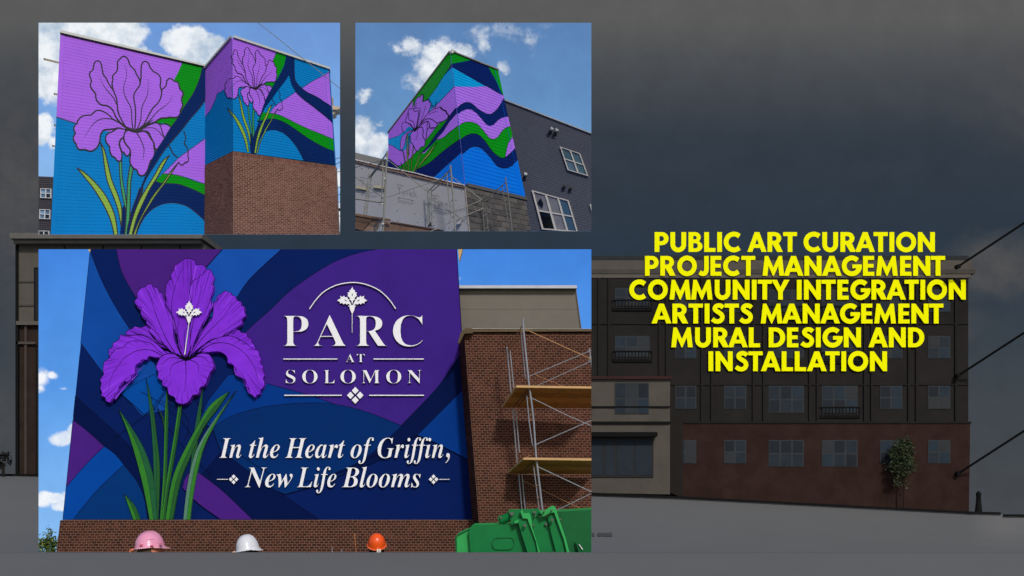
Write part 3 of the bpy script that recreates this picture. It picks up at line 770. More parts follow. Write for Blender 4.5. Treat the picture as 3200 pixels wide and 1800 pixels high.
import numpy as np
cor = [(T_('B 30,450'), T_('E 730,290')), (T_('A 680,700'), T_('E 477,470')), (T_('B 820,960'), T_('f 143,690')), (T_('D 265,637'), T_('E 930,1362')),
       (T_('D 150,1415'), T_('G 862,770')), (T_('C 510,530'), T_('G 452,60')), (T_('B 180,1440'), T_('E 855,970')), (T_('D 760,455'), T_('f 130,1275')),
       (T_('D 640,365'), T_('E 1140,1210')), (T_('A 790,518'), T_('E 520,322')), (T_('B 645,750'), T_('E 1105,522')), (T_('B 325,525'), T_('E 900,352'))]
rows = []
for (a,), (b,) in cor:
    rows.append([-a[0], -a[1], -1, 0, 0, 0, b[0] * a[0], b[0] * a[1], b[0]]); rows.append([0, 0, 0, -a[0], -a[1], -1, b[1] * a[0], b[1] * a[1], b[1]])
Hm = np.linalg.svd(np.array(rows) / 100)[2][-1].reshape(3, 3)
def small(x, y):
    w = Hm[2, 0] * x + Hm[2, 1] * y + Hm[2, 2]
    return (float((Hm[0, 0] * x + Hm[0, 1] * y + Hm[0, 2]) / w), float((Hm[1, 0] * x + Hm[1, 1] * y + Hm[1, 2]) / w))
A2 = Art()
A2.fill('E -60,560 493,60 1290,300 1145,530 1050,900 855,970 600,950 435,950 250,1055 235,1130 150,1310 -60,1600', PUR, False)
A2.line('E 435,950 250,1055 235,1130 150,1310 55,1440', 1.5, BLACK, smooth=False)
A2.fill('f 130,340 300,400 285,445 240,600 190,710 120,830 55,950 -60,900 -160,880 0,640 60,530', GRN, False)
A2.line('f 120,385 60,530', 1.4, BLACK)
A2.fill('f 940,715 1100,600 1100,1350 1000,1260 900,1190 760,1100 600,1020 520,970 700,850', PUR, False)
A2.line('f 1000,690 860,770 700,850 520,970', 1.8, BLACK)
A2.fill('f 430,1025 540,1130 700,1250 850,1370 950,1449 H 620,120 760,240 760,395 600,325 450,265 300,195 150,120 60,90 -20,80 f -150,1440 20,1360 100,1250 220,1170', PUR, False)
A2.line('f 430,1025 220,1170 100,1250 20,1360', 1.3, BLACK)
A2.fill('H -80,70 0,85 60,90 150,120 300,195 450,265 600,325 760,395 760,520 640,475 530,420 400,340 280,255 180,190 90,155 30,145 -60,180 -130,170', GRN, False)
A2.line('H -40,85 60,90 150,120 300,195 450,265 600,325 760,395', 1.5, BLACK)
A2.fill('H -140,170 -60,160 30,145 90,155 180,190 280,255 400,340 530,420 640,475 760,520 760,680 600,660 395,640 385,608 330,500 250,385 160,305 70,272 0,275 G 1000,440 930,560 900,660 870,790 830,790 860,640 900,430 960,300', NAV, False)
A2.line('H -60,150 30,145 90,155 180,190 280,255 400,340 530,420 640,475 760,520', 1.5, BLACK)
A2.line('H 390,620 330,500 250,385 160,305 70,272 0,275 G 1000,440 930,560 900,660', 1.2, BLACK)
add_iris(A2, small, .52)
A2.fill('f 285,400 405,440 405,600 420,830 480,920 600,1020 760,1100 900,1190 1000,1260 1100,1330 1100,1449 H 760,240 700,195 620,120 530,50 f 850,1370 700,1250 540,1130 430,1025 360,900 320,745 270,830 160,970 60,1110 0,1190 E 1020,1280 960,1400 G 905,330 870,450 850,600 838,790 785,790 790,600 850,450 880,380 930,200 E 980,1280 1020,1170 1087,1030 f 60,930 120,830 190,710 240,600', NAV, False)
A2.line('f 405,480 408,700 420,830 480,920 600,1020 760,1100 900,1190 1000,1260', 1.4, BLACK)
A2.line('f 430,1025 540,1130 700,1250 850,1370 950,1449', 1.2, BLACK)

t1 = thing('painted_building', 'tall lap-sided wing with a huge outlined lilac iris, left of the brick-based corner block', 'building', W1.at(.5, 1))
backing('wall', t1, W1, BLU, .4)
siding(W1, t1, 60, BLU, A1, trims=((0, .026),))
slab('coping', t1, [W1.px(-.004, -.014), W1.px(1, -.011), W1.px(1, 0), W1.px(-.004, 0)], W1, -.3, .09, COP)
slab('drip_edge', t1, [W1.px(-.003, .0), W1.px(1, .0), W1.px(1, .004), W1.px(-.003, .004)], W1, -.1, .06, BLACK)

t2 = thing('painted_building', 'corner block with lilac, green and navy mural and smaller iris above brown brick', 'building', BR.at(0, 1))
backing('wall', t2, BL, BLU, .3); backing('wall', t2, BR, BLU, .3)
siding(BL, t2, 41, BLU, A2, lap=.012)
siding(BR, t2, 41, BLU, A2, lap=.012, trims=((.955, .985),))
slab('coping', t2, [BL.px(0, -.02), BL.px(1, -.02), BL.px(1, 0), BL.px(0, 0)], BL, -.3, .07, COP)
slab('coping', t2, [BR.px(0, -.02), BR.px(1.004, -.02), BR.px(1.004, 0), BR.px(0, 0)], BR, -.3, .08, COP)
BK = [mat('brown_brick_%d' % i, c, .9, .15, var=.2, scale=.7, fine=.1) for i, c in enumerate(((104, 70, 61), (98, 64, 56), (110, 75, 65), (92, 59, 52), (102, 69, 61)))]
MO = mat('pale_mortar', (146, 122, 106), .95, .1, var=.08, fine=.1)
backing('mortar_bed', t2, KL, MO, .3); backing('mortar_bed', t2, KR, MO, .3)
bl = brick_list(KL, 44, 16, BK, h=.006, gu=.14, gv=.22, soldier=1) + brick_list(KR, 44, 24, BK, h=.006, gu=.11, gv=.22, soldier=1)
emit_bricks(t2, bl)

# small things round picture 1
GSD = mat('charcoal_siding', (66, 64, 70), .85, .15, var=.06)
WHT = mat('white_frame', (205, 208, 212), .5, .3, var=.03)
GLS = [mat('glass_%s' % n, c, .15, .5, var=.2, scale=3) for n, c in (('pale', (112, 150, 178)), ('mid', (84, 112, 140)), ('dark', (24, 26, 30)), ('sky', (120, 160, 190)))]
G0 = Quad([(60, 548), (190, 554), (190, 760), (60, 760)], (40.9, 40.6, 40.9))
t = thing('apartment_building', 'dark grey sided building with white sash windows, left behind the painted wing', 'building', G0.at(.7, 1))
backing('wall', t, G0, GSD, .3)
siding(G0, t, 34, GSD, lap=.02)
for c, gi in ((T_('C 42,810 183,815 179,942 40,936'), 0), (T_('C 30,1087 170,1092 166,1220 26,1214'), 1), (T_('C 14,1372 155,1376 152,1480 10,1480'), 2)):
    window_on(t, G0, c, 2, 2, WHT, [GLS[0], GLS[1], GLS[1], GLS[2]] if gi < 2 else [GLS[2]], fw=.05, ft=.05, h=.03)
WOD = mat('weathered_wood', (150, 142, 128), .9, .1, var=.2, scale=5, fine=.15)
for k, (s, w) in enumerate((('A 72,490 270,540', 7.5), ('A 208,953 250,962', 7), ('A 212,1372 232,1372', 7), ('C 186,240 215,245', 6.5))):
    (a, b_) = T_(s); t = thing('plank', ['longest weathered plank end sticking out near the top of the painted wing', 'second grey plank end down the left side of the painted wing', 'third stubby plank end down the left side of the painted wing', 'lowest plank end at the left side of the painted wing'][k], 'plank', P(*a, 35.4), 'plank ends sticking out behind the painted wing')
    m = MB(); d = 35.6
    m.hexa([P(a[0], a[1] - w / 2, d), P(b_[0] + 6, b_[1] - w / 2 + 1, d), P(b_[0] + 6, b_[1] + w / 2, d), P(a[0], a[1] + w / 2 - 1, d)], [P(a[0], a[1] - w / 2, d + .3), P(b_[0] + 6, b_[1] - w / 2 + 1, d + .3), P(b_[0] + 6, b_[1] + w / 2, d + .3), P(a[0], a[1] + w / 2 - 1, d + .3)], WOD)
    m.build('board', t)
    m = MB(); m.hexa([P(a[0] - .6, a[1] - w / 2 - .5, d - .02), P(a[0] + 1.5, a[1] - w / 2 - .5, d - .02), P(a[0] + 1.5, a[1] + w / 2 - .4, d - .02), P(a[0] - .6, a[1] + w / 2 - .4, d - .02)],
                     [P(a[0] - .6, a[1] - w / 2 - .5, d + .31), P(a[0] + 1.5, a[1] - w / 2 - .5, d + .31), P(a[0] + 1.5, a[1] + w / 2 - .4, d + .31), P(a[0] - .6, a[1] + w / 2 - .4, d + .31)], GSD); m.build('end_cap', t)
TAN = mat('tan_stucco', (196, 176, 150), .85, .1, var=.06)
t = thing('building', 'small bit of tan building with a stepped cornice, right edge behind the corner block', 'building', P(1036, 358, 40.6))
slab('pier', t, T_('f 990,1085 1018,1085 1018,1240 990,1240'), Flat(40.6), -.4, 0, TAN)
slab('cornice', t, T_('f 990,1232 1140,1258 1140,1290 1118,1305 990,1305'), Flat(40.4), -.6, 0, TAN)
slab('bracket', t, T_('f 990,1305 1085,1305 1060,1340 1060,1368 1022,1388 990,1388'), Flat(40.5), -.5, 0, TAN)
def wire(pp, d, r, m, n=5):
    b = MB(); b.path([P(x, y, d) for x, y in catmull(pp, False, 5)], r, m, n); return b
t = thing('power_line', 'single grey overhead wire crossing the sky in front of the corner block', 'wire', P(808, 71, 34.5))
wire([(800, 66), (870, 121), (940, 178), (1000, 225), (1070, 283)], 34.5, .011, mat('wire_grey', (120, 124, 128), .7)).build('wire', t)
WB = mat('wire_dark', (70, 78, 90), .8)
t = thing('utility_line', 'thin parallel wires and a dark crossarm at the lower right edge of the brick block', 'wire', P(1056, 560, 41))
for a, b_ in (((1044, 499), (1066, 491)), ((1044, 516), (1066, 505)), ((1046, 540), (1066, 534)), ((1048, 590), (1066, 583)), ((1050, 612), (1066, 606)), ((1052, 636), (1066, 628)), ((1053, 677), (1066, 674))):
    wire([a, b_], 41.0, .012, WB).build('wire', t)
slab('crossarm', t, T_('H 752,1138 800,1128 800,1152 762,1164'), Flat(40.9), -.1, 0, DLN)
t = thing('tree', 'tip of a green tree at the bottom right corner behind the brick block', 'tree', P(1060, 735, 41))
LEAF = [mat('leaf_%s' % n, c, .7, .15) for n, c in (('mid', (84, 102, 44)), ('dark', (48, 62, 24)), ('light', (116, 134, 62)))]
m = MB(); m.bar(P(1061, 745, 41), P(1061, 728, 41), .04, DLN, 5); m.build('trunk', t)
leaves(P(1061, 730, 41), .12, .1, .14, 60, .06, LEAF, None, 8, 5).build('crown', t)

# ================================================================= picture 2: tower with waves, scaffold, wrapped wall
R2 = (1110.5, 71, 1848, 722.6); CUR[0] = None
sky2 = sky_mat('hazy_blue_sky', 41.6, [(60, (92, 130, 180)), (300, (98, 142, 192)), (740, (124, 168, 212))],
   [(1290, 145, 60, 45, .75), (1245, 150, 50, 30, .5), (1370, 170, 90, 70, 1.0), (1330, 215, 60, 70, .85), (1440, 170, 60, 45, .9), (1300, 260, 70, 50, .5), (1510, 125, 40, 70, .62), (1660, 130, 40, 60, .42), (1575, 205, 32, 30, .62),
    (1140, 300, 40, 32, .6), (1120, 420, 70, 80, 1.0), (1180, 460, 70, 60, 1.0), (1130, 480, 90, 60, 1.0), (1190, 385, 20, 16, .5), (1600, 100, 240, 60, .26), (1500, 250, 300, 160, .16)],
   light=(238, 242, 247), dark=(170, 186, 208), amp=1.7, lo=.15, hi=.95, nscale=2.4, warp=.7, seed=9.0)
backdrop(R2, 41.6, sky2, label='hazier blue sky with wispy white clouds, behind the wave-painted tower')
CUR[0] = R2
TL = Quad([(1214, 416), (1407.5, 163), (1454, 578), (1213, 708)], (36.7, 35.5, 35.9))
TR = Quad([(1407.5, 163), (1555, 221), (1642.3, 623), (1454, 578)], (35.5, 37.6, TL.depth(1454, 578)))
GB = Quad([(1540, 300.5), (1870, 427.5), (2016, 826), (1640, 738)], (38.6, 37.2, 38.0))
P2 = mat('tower_lilac', (156, 102, 218), .75, .08, var=.05, fine=.03); B2 = mat('tower_blue', (0, 104, 210), .75, .08, var=.05, fine=.03)
C2 = mat('tower_cyan', (0, 144, 206), .75, .08, var=.05, fine=.03); G2 = mat('tower_green', (2, 134, 12), .75, .08, var=.05, fine=.03); N2 = mat('tower_navy', (0, 26, 90), .75, .08, var=.06, fine=.03)
def tower_art():
    a = Art(); LN = N2
    # --- right face and shared bands
    a.fill('K 100,100 1200,100 1300,1449 M 1300,1100 300,1100 250,0', B2, False)
    a.fill('K 60,60 900,60 1000,800 815,775 135,390', G2, False)
    a.fill('K 135,338 400,290 500,250 625,385 640,420 720,560 770,680 815,765 900,800 590,660 140,400', N2, False)
    a.fill('K 140,385 590,640 420,650 165,643 120,640', C2, False); a.line('K 140,385 590,640 820,775', 1.6, BLACK, smooth=False); a.line('K 165,643 420,652 590,640', 1.6, BLACK)
    a.fill('K 160,643 420,650 590,640 825,775 900,800 900,900 780,880 720,960 650,1010 580,1000 480,940 400,870 330,850 260,880 205,930 190,930', P2, False)
    b1 = 'K 195,940 260,880 330,852 400,870 480,940 580,1000 650,1010 720,960 780,880 823,795'
    n2l = 'K 220,1010 270,970 340,945 400,955 460,1000 540,1090 590,1150 640,1170 690,1155 740,1100 800,1060 880,1047 960,1040'
    a.fill(b1.replace('K', 'K') + ' 900,795 960,1040 880,1047 800,1060 740,1100 690,1155 640,1170 590,1150 540,1090 460,1000 400,955 340,945 270,970 215,1012', N2, False)
    a.line(b1, 1.7, BLACK); a.line(n2l, 1.7, BLACK)
    gl = '235,1160 290,1125 360,1115 430,1125 490,1160 560,1240 630,1325 690,1345 750,1310 800,1240 850,1195 908,1178 980,1175'
    a.fill('K 215,1012 270,970 340,945 400,955 460,1000 540,1090 590,1150 640,1170 690,1155 740,1100 800,1060 880,1047 980,1045 980,1175 908,1178 850,1195 800,1240 750,1310 690,1345 630,1325 560,1240 490,1160 430,1125 360,1115 290,1125 230,1162', P2, False)
    a.fill('K 230,1162 290,1125 360,1115 430,1125 490,1160 560,1240 630,1325 690,1345 750,1310 800,1240 850,1195 908,1178 980,1175 1010,1320 940,1320 900,1380 875,1449 M 910,405 860,410 790,370 720,300 650,200 590,130 530,90 470,80 400,95 340,130 295,165', G2, False)
    a.line('K ' + gl, 1.7, BLACK)
    a.fill('M 1000,130 1060,120 1100,280 980,350 910,405 940,260 970,180', P2, False); a.line('M 1013,132 970,180 940,260 910,405', 1.6, BLACK)
    a.fill('M 290,170 340,130 400,95 470,80 530,90 590,130 650,200 720,300 790,370 860,410 910,405 980,350 1048,280 1110,250 1140,400 1080,435 1000,520 930,550 860,550 790,510 720,420 650,340 590,285 530,260 480,257 420,280 360,330 320,366', N2, False)
    a.line('M 295,165 340,130 400,95 470,80 530,90 590,130 650,200 720,300 790,370 860,410 910,405 980,350 1048,280', 1.7, BLACK)
    a.line('M 1080,435 1000,520 930,550 860,550 790,510 720,420 650,340 590,285 530,260 480,257 420,280 360,330 325,360', 1.7, BLACK)
    return a
AR = tower_art()
AL = Art()
AL.fill('Q 0,0 1300,-600 1300,1600 0,2200', P2, False)
AL.fill('J 385,925 385,800 870,120 905,160 905,340 850,430 790,515 700,660 590,810 560,860 500,860 430,840', G2, False)
AL.line('J 405,825 385,925', 1.3, BLACK, smooth=False); AL.line('J 905,338 850,430 790,515', 1.3, BLACK, smooth=False)
AL.fill('J 905,335 905,395 790,520 850,430', N2, False)
AL.fill('J 905,388 950,400 950,640 935,645 700,890 600,980 520,1080 490,1130 440,1100 520,900 590,810 700,660 790,515', C2, False)
AL.line('J 790,515 700,660 590,810', 1.4, BLACK, smooth=False); AL.line('J 935,645 700,890', 1.6, BLACK, smooth=False)
AL.fill('Q 40,760 75,750 220,700 330,620 440,560 470,630 410,800 340,890 290,935 220,910 150,860 75,825 40,815', C2, False)
AL.line('Q 60,755 220,700 330,620', 1.3, BLACK, smooth=False); AL.line('Q 60,820 150,860 220,910 290,935', 1.3, BLACK)
AL.fill('Q 985,415 960,480 780,690 660,870 560,960 620,960 780,760 900,720 1180,500 1180,730 1159,740 900,930 700,1100 500,1210 430,1270 330,1250 200,1155 270,1140 400,1040 500,930 640,760 830,520', G2, False)
AL.line('Q 985,415 830,520 640,760', 1.3, BLACK, smooth=False)
AL.fill('Q 1200,190 1159,225 1080,290 1000,390 900,540 780,690 660,860 560,960 620,940 780,780 900,640 1000,480 1100,370 1159,345 1200,340', N2, False)
AL.line('Q 1159,225 1080,290 1000,390 900,540 780,690 660,860 560,960', 1.6, BLACK); AL.line('Q 1159,345 1100,370 1000,480 900,640 780,765', 1.6, BLACK)
AL.fill('Q 1180,330 1159,345 1100,370 1000,480 900,640 790,762 900,725 1000,640 1159,520 1190,500', P2, False)
AL.line('Q 1190,500 1159,520 1000,640 900,725 790,762', 1.5, BLACK)
AL.fill('Q 1200,700 1159,740 900,930 700,1100 500,1210 440,1270 500,1500 760,1500 740,1335 1159,960 1200,920', N2, False)
AL.line('Q 1200,700 1159,740 900,930 700,1100 500,1210', 1.6, BLACK)
AL.fill('Q 40,1010 65,1030 200,1140 270,1200 330,1245 420,1500 40,1500', N2, False)
AL.line('Q 200,1145 240,1148 270,1138 400,1040 500,930', 1.3, BLACK)
AL.fill('Q 1300,840 1159,960 740,1335 600,1500 1300,1700', B2, False); AL.line('Q 1200,925 1159,960 740,1335 640,1430', 1.7, BLACK)
def pet(s, m=P2, w=2.0): AL.fill(s, m, True, k=3); AL.line(s, w, BLACK, closed=True, k=3)
pet('Q 465,600 500,590 580,470 650,400 690,310 712,240 715,195 688,185 685,150 640,165 590,185 600,130 600,90 575,75 550,112 510,122 485,165 468,230 475,290 450,290 385,300 365,370 330,490 400,520 460,600', w=2.0)
pet('Q 480,600 540,530 620,430 680,350 760,300 810,285 850,265 870,300 930,320 945,350 975,390 965,430 900,480 820,500 800,540 805,560 780,575 730,585 700,580 660,600 640,740 625,770 620,850 590,865 560,870 530,920 495,930 465,880 440,830 410,790 405,730 400,690 440,630', w=1.9)
pet('Q 460,620 420,560 380,520 330,500 290,500 275,560 290,630 320,640 350,590 400,565', w=1.6)
pet('Q 450,620 380,630 310,680 270,730 255,800 250,900 270,915 295,890 320,820 340,720 380,660', w=1.6)
for s, w in (('Q 540,280 550,340 530,450 500,590', 2), ('Q 450,300 470,335 515,320 530,370 510,480 490,590', 2.2), ('Q 380,360 385,460 450,490 470,600', 2), ('Q 560,520 640,450 720,450 780,490 810,520', 2.6),
             ('Q 520,580 600,510 670,480 690,530 700,580 760,575', 2.8), ('Q 660,490 655,600 650,640 640,740', 2), ('Q 520,585 580,570 600,640 590,700 625,760', 2.4), ('Q 510,620 510,690 490,770', 1.1),
             ('Q 640,250 600,370 560,480', 1.1), ('Q 500,200 490,270 530,290', 1.1), ('Q 720,290 760,260 745,240 715,255', 1.8), ('Q 850,265 880,290 905,315 940,325 950,355 978,390 975,430', 4.2), ('Q 810,330 740,350 680,385', 1.1),
             ('Q 575,75 600,88 600,130 590,185', 3), ('Q 640,165 685,150 690,185 715,195 715,240', 3), ('Q 770,290 795,190', 1.5), ('Q 785,290 800,180', 1.2)):
    AL.line(s, w, BLACK, k=3)
AL.line('Q 350,590 400,575 440,600 470,615', 3, C2); AL.line('Q 320,640 360,600 430,610', 2.5, C2)
AL.fill('Q 440,600 520,560 520,600 470,640', BLACK, False)
YG = mat('pale_olive', (126, 146, 66), .6, .2)
for L, Rr in (('Q 290,905 305,1000 325,1120 340,1245', 'Q 290,905 312,1000 335,1120 352,1245'), ('Q 350,660 350,900 362,1100 378,1250', 'Q 366,650 366,900 376,1100 388,1250'), ('Q 385,690 380,900 375,1000', 'Q 392,690 390,900 384,1000'),
              ('Q 450,850 425,1050 408,1262', 'Q 460,850 436,1050 418,1262'), ('Q 558,950 505,1100 436,1268', 'Q 568,950 522,1100 452,1268'), ('Q 805,805 720,910 620,1040 490,1210', 'Q 805,805 740,920 650,1040 500,1210'), ('Q 260,1100 290,1180 325,1245', 'Q 260,1100 300,1180 345,1245')):
    p, q_ = catmull(T_(L), False, 3), catmull(T_(Rr), False, 3); AL.fill(p + q_[::-1][:-1], YG, False); AL.line(p, 1.2, BLACK, smooth=False); AL.line(q_, 1.2, BLACK, smooth=False)

tw = thing('painted_tower', 'tall corner tower painted with green, navy, lilac and blue waves, between scaffold and charcoal building', 'tower', TR.at(0, 1))
backing('wall', tw, TL, P2, .3); backing('wall', tw, TR, B2, .3)
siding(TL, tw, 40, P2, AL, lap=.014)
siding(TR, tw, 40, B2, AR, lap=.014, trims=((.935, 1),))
slab('coping', tw, [TL.px(0, -.012), TL.px(1, -.012), TL.px(1, 0), TL.px(0, 0)], TL, -.2, .05, mat('coping_dull', (118, 120, 120), .6))
slab('coping', tw, [TR.px(0, -.012), TR.px(1, -.012), TR.px(1, 0), TR.px(0, 0)], TR, -.2, .06, mat('coping_dull', (118, 120, 120), .6))
slab('flashing', tw, T_('K 100,195 118,160 180,185 150,190 118,215'), TR, 0, .08, COP)
slab('flashing', tw, [TR.px(0, .995), TR.px(1, .993), TR.px(1, 1.012), TR.px(0, 1.014)], TR, -.1, .09, mat('flashing_grey', (74, 74, 76), .6))

gb = thing('apartment_building', 'charcoal lap-sided building with white-framed windows, right of the wave-painted tower', 'building', GB.at(.5, .9))
GS2 = mat('charcoal_lap', (68, 72, 84), .85, .15, var=.06)
GBc = Quad([GB.px(0.02, 0), GB.px(1.0, 0), GB.px(1.0, .98), GB.px(.02, .98)], (GB.depth(*GB.px(.02, 0)), GB.depth(*GB.px(1, 0)), GB.depth(*GB.px(.02, .98))))
backing('wall', gb, GBc, GS2, .3); siding(GBc, gb, 52, GS2, lap=.012)
slab('coping', gb, [GB.px(0, -.012), GB.px(1, -.012), GB.px(1, 0), GB.px(0, 0)], GB, -.2, .07, mat('coping_grey', (150, 156, 160), .6))
WF = mat('window_white', (176, 172, 168), .5, .3, var=.03)
GQ = [mat('pane_%s' % n, c, .12, .5, var=.25, scale=2.5) for n, c in (('teal', (58, 84, 96)), ('slate', (70, 92, 108)), ('black', (14, 16, 20)), ('cloud', (104, 104, 112)), ('blue', (44, 74, 98)))]
def off(q, h):
    return Quad(q.c, tuple(q.on(*q.c[i], 0).y for i in (0, 1, 3)))
window_on(gb, GB, T_('N 632,560 836,630 922,864 712,802'), 2, 2, WF, [GQ[0], GQ[0], GQ[1], GQ[0]], fw=.045, h=.04, ft=.05, splits=[.52])
window_on(gb, GB, T_('N 342,1008 718,1112 815,1440 448,1412'), 3, 2, WF, [GQ[3], GQ[3], GQ[4], GQ[2], GQ[3], GQ[4]], fw=.035, h=.04, ft=.05, splits=[.52])
window_on(gb, GB, T_('N 938,1150 1100,1200 1150,1420 990,1380'), 2, 2, WF, [GQ[0]], fw=.06, h=.04, ft=.05)
slab('torn_film', gb, T_('N 400,1140 432,1090 455,1130 462,1160 450,1190 432,1170'), GB, .075, .08, GQ[2])
for c in ('N 650,568', 'N 352,1014'):
    pass
VN = mat('vent_black', (32, 33, 38), .5, .3); VC = mat('vent_cap', (150, 152, 154), .5)
def vent(parent, c, ln=16, cap=True):
    v = MB(); p = GB.on(*c, .02); q_ = GB.on(c[0] + ln * .55, c[1] - ln * .6, .14)
    v.bar(p, q_, .055, VN, 9); o = v.build('vent_hood', parent)
    if cap:
        v = MB(); v.bar(q_, q_ + (q_ - p).normalized() * .06, .062, VC, 9); v.build('cap', o)
    v = MB(); v.hexa([GB.on(c[0] - 5, c[1] - 4, .045), GB.on(c[0] + 5, c[1] - 2, .045), GB.on(c[0] + 6, c[1] + 6, .045), GB.on(c[0] - 4, c[1] + 4, .045)], [GB.on(c[0] - 5, c[1] - 4, 0), GB.on(c[0] + 5, c[1] - 2, 0), GB.on(c[0] + 6, c[1] + 6, 0), GB.on(c[0] - 4, c[1] + 4, 0)], GS2); v.build('mounting_plate', o)
for s, cp, ln in (('N 510,436', True, 22), ('N 560,450', True, 22), ('N 262,880', True, 12), ('N 662,990', False, 12), ('N 728,1010', False, 12)):
    vent(gb, T_(s)[0], ln, cp)

# block wall
CB = Quad([(1452, 582), (1643, 629), (1664, 755), (1470, 733)], (TL.depth(1454, 578) - .1, TR.depth(1642, 623) - .1, TL.depth(1454, 578) - .2))
cw = thing('block_wall', 'grey concrete block wall under the blue foot of the painted tower', 'wall', CB.at(.5, 1))
MC = mat('block_mortar', (104, 100, 96), .95, .1); CBM = [mat('concrete_block_%d' % i, c, .95, .1, var=.1, fine=.12) for i, c in enumerate(((82, 80, 79), (72, 71, 72), (90, 87, 85), (78, 77, 78)))]
backing('mortar_bed', cw, CB, MC, .3)
emit_bricks(cw, brick_list(CB, 8, 7.3, CBM, h=.02, gu=.07, gv=.13), name='block')

# wrapped wall
TY = Quad([(1100, 510), (1455, 590), (1470, 745), (1100, 745)], (35.9, TL.depth(1455, 590) - .16, 35.7))
tv = thing('low_building', 'unfinished low building wrapped in grey-white house wrap with a plywood edge, below the tower', 'building', TY.at(.5, 1))
WR = mat('house_wrap', (146, 146, 151), .6, .15, var=.05, scale=.9, bump=.2)
slab('wrap_sheet', tv, [TY.px(0, 0), TY.px(1, 0), TY.px(1, 1), TY.px(0, 1)], TY, -.3, 0, WR)
slab('plywood_edge', tv, T_('L 40,330 560,468 1399,668 M 372,826 370,800 L 1399,640 560,440 40,315'), TY, 0, .06, mat('plywood_brown', (118, 92, 80), .85, var=.2, scale=4))
slab('edge_flashing', tv, T_('L 40,305 560,430 1000,518 1399,625 M 375,800 375,785 L 1399,612 1000,505 560,415 40,290'), TY, -.35, .09, mat('edge_pale', (196, 192, 188), .6, var=.2, scale=4))
slab('corner_strip', tv, T_('M 366,826 374,826 436,1430 424,1430'), TY, 0, .03, mat('edge_pale2', (150, 140, 132), .7, var=.15, scale=4))
slab('parapet', tv, T_('L 30,178 460,280 545,300 545,440 30,320'), Flat(37.6), -.4, 0, mat('parapet_grey', (112, 113, 112), .9, var=.06))
INK = mat('wrap_ink', (112, 113, 124), .6, var=.05); INKR = mat('wrap_ink_red', (126, 118, 126), .6)
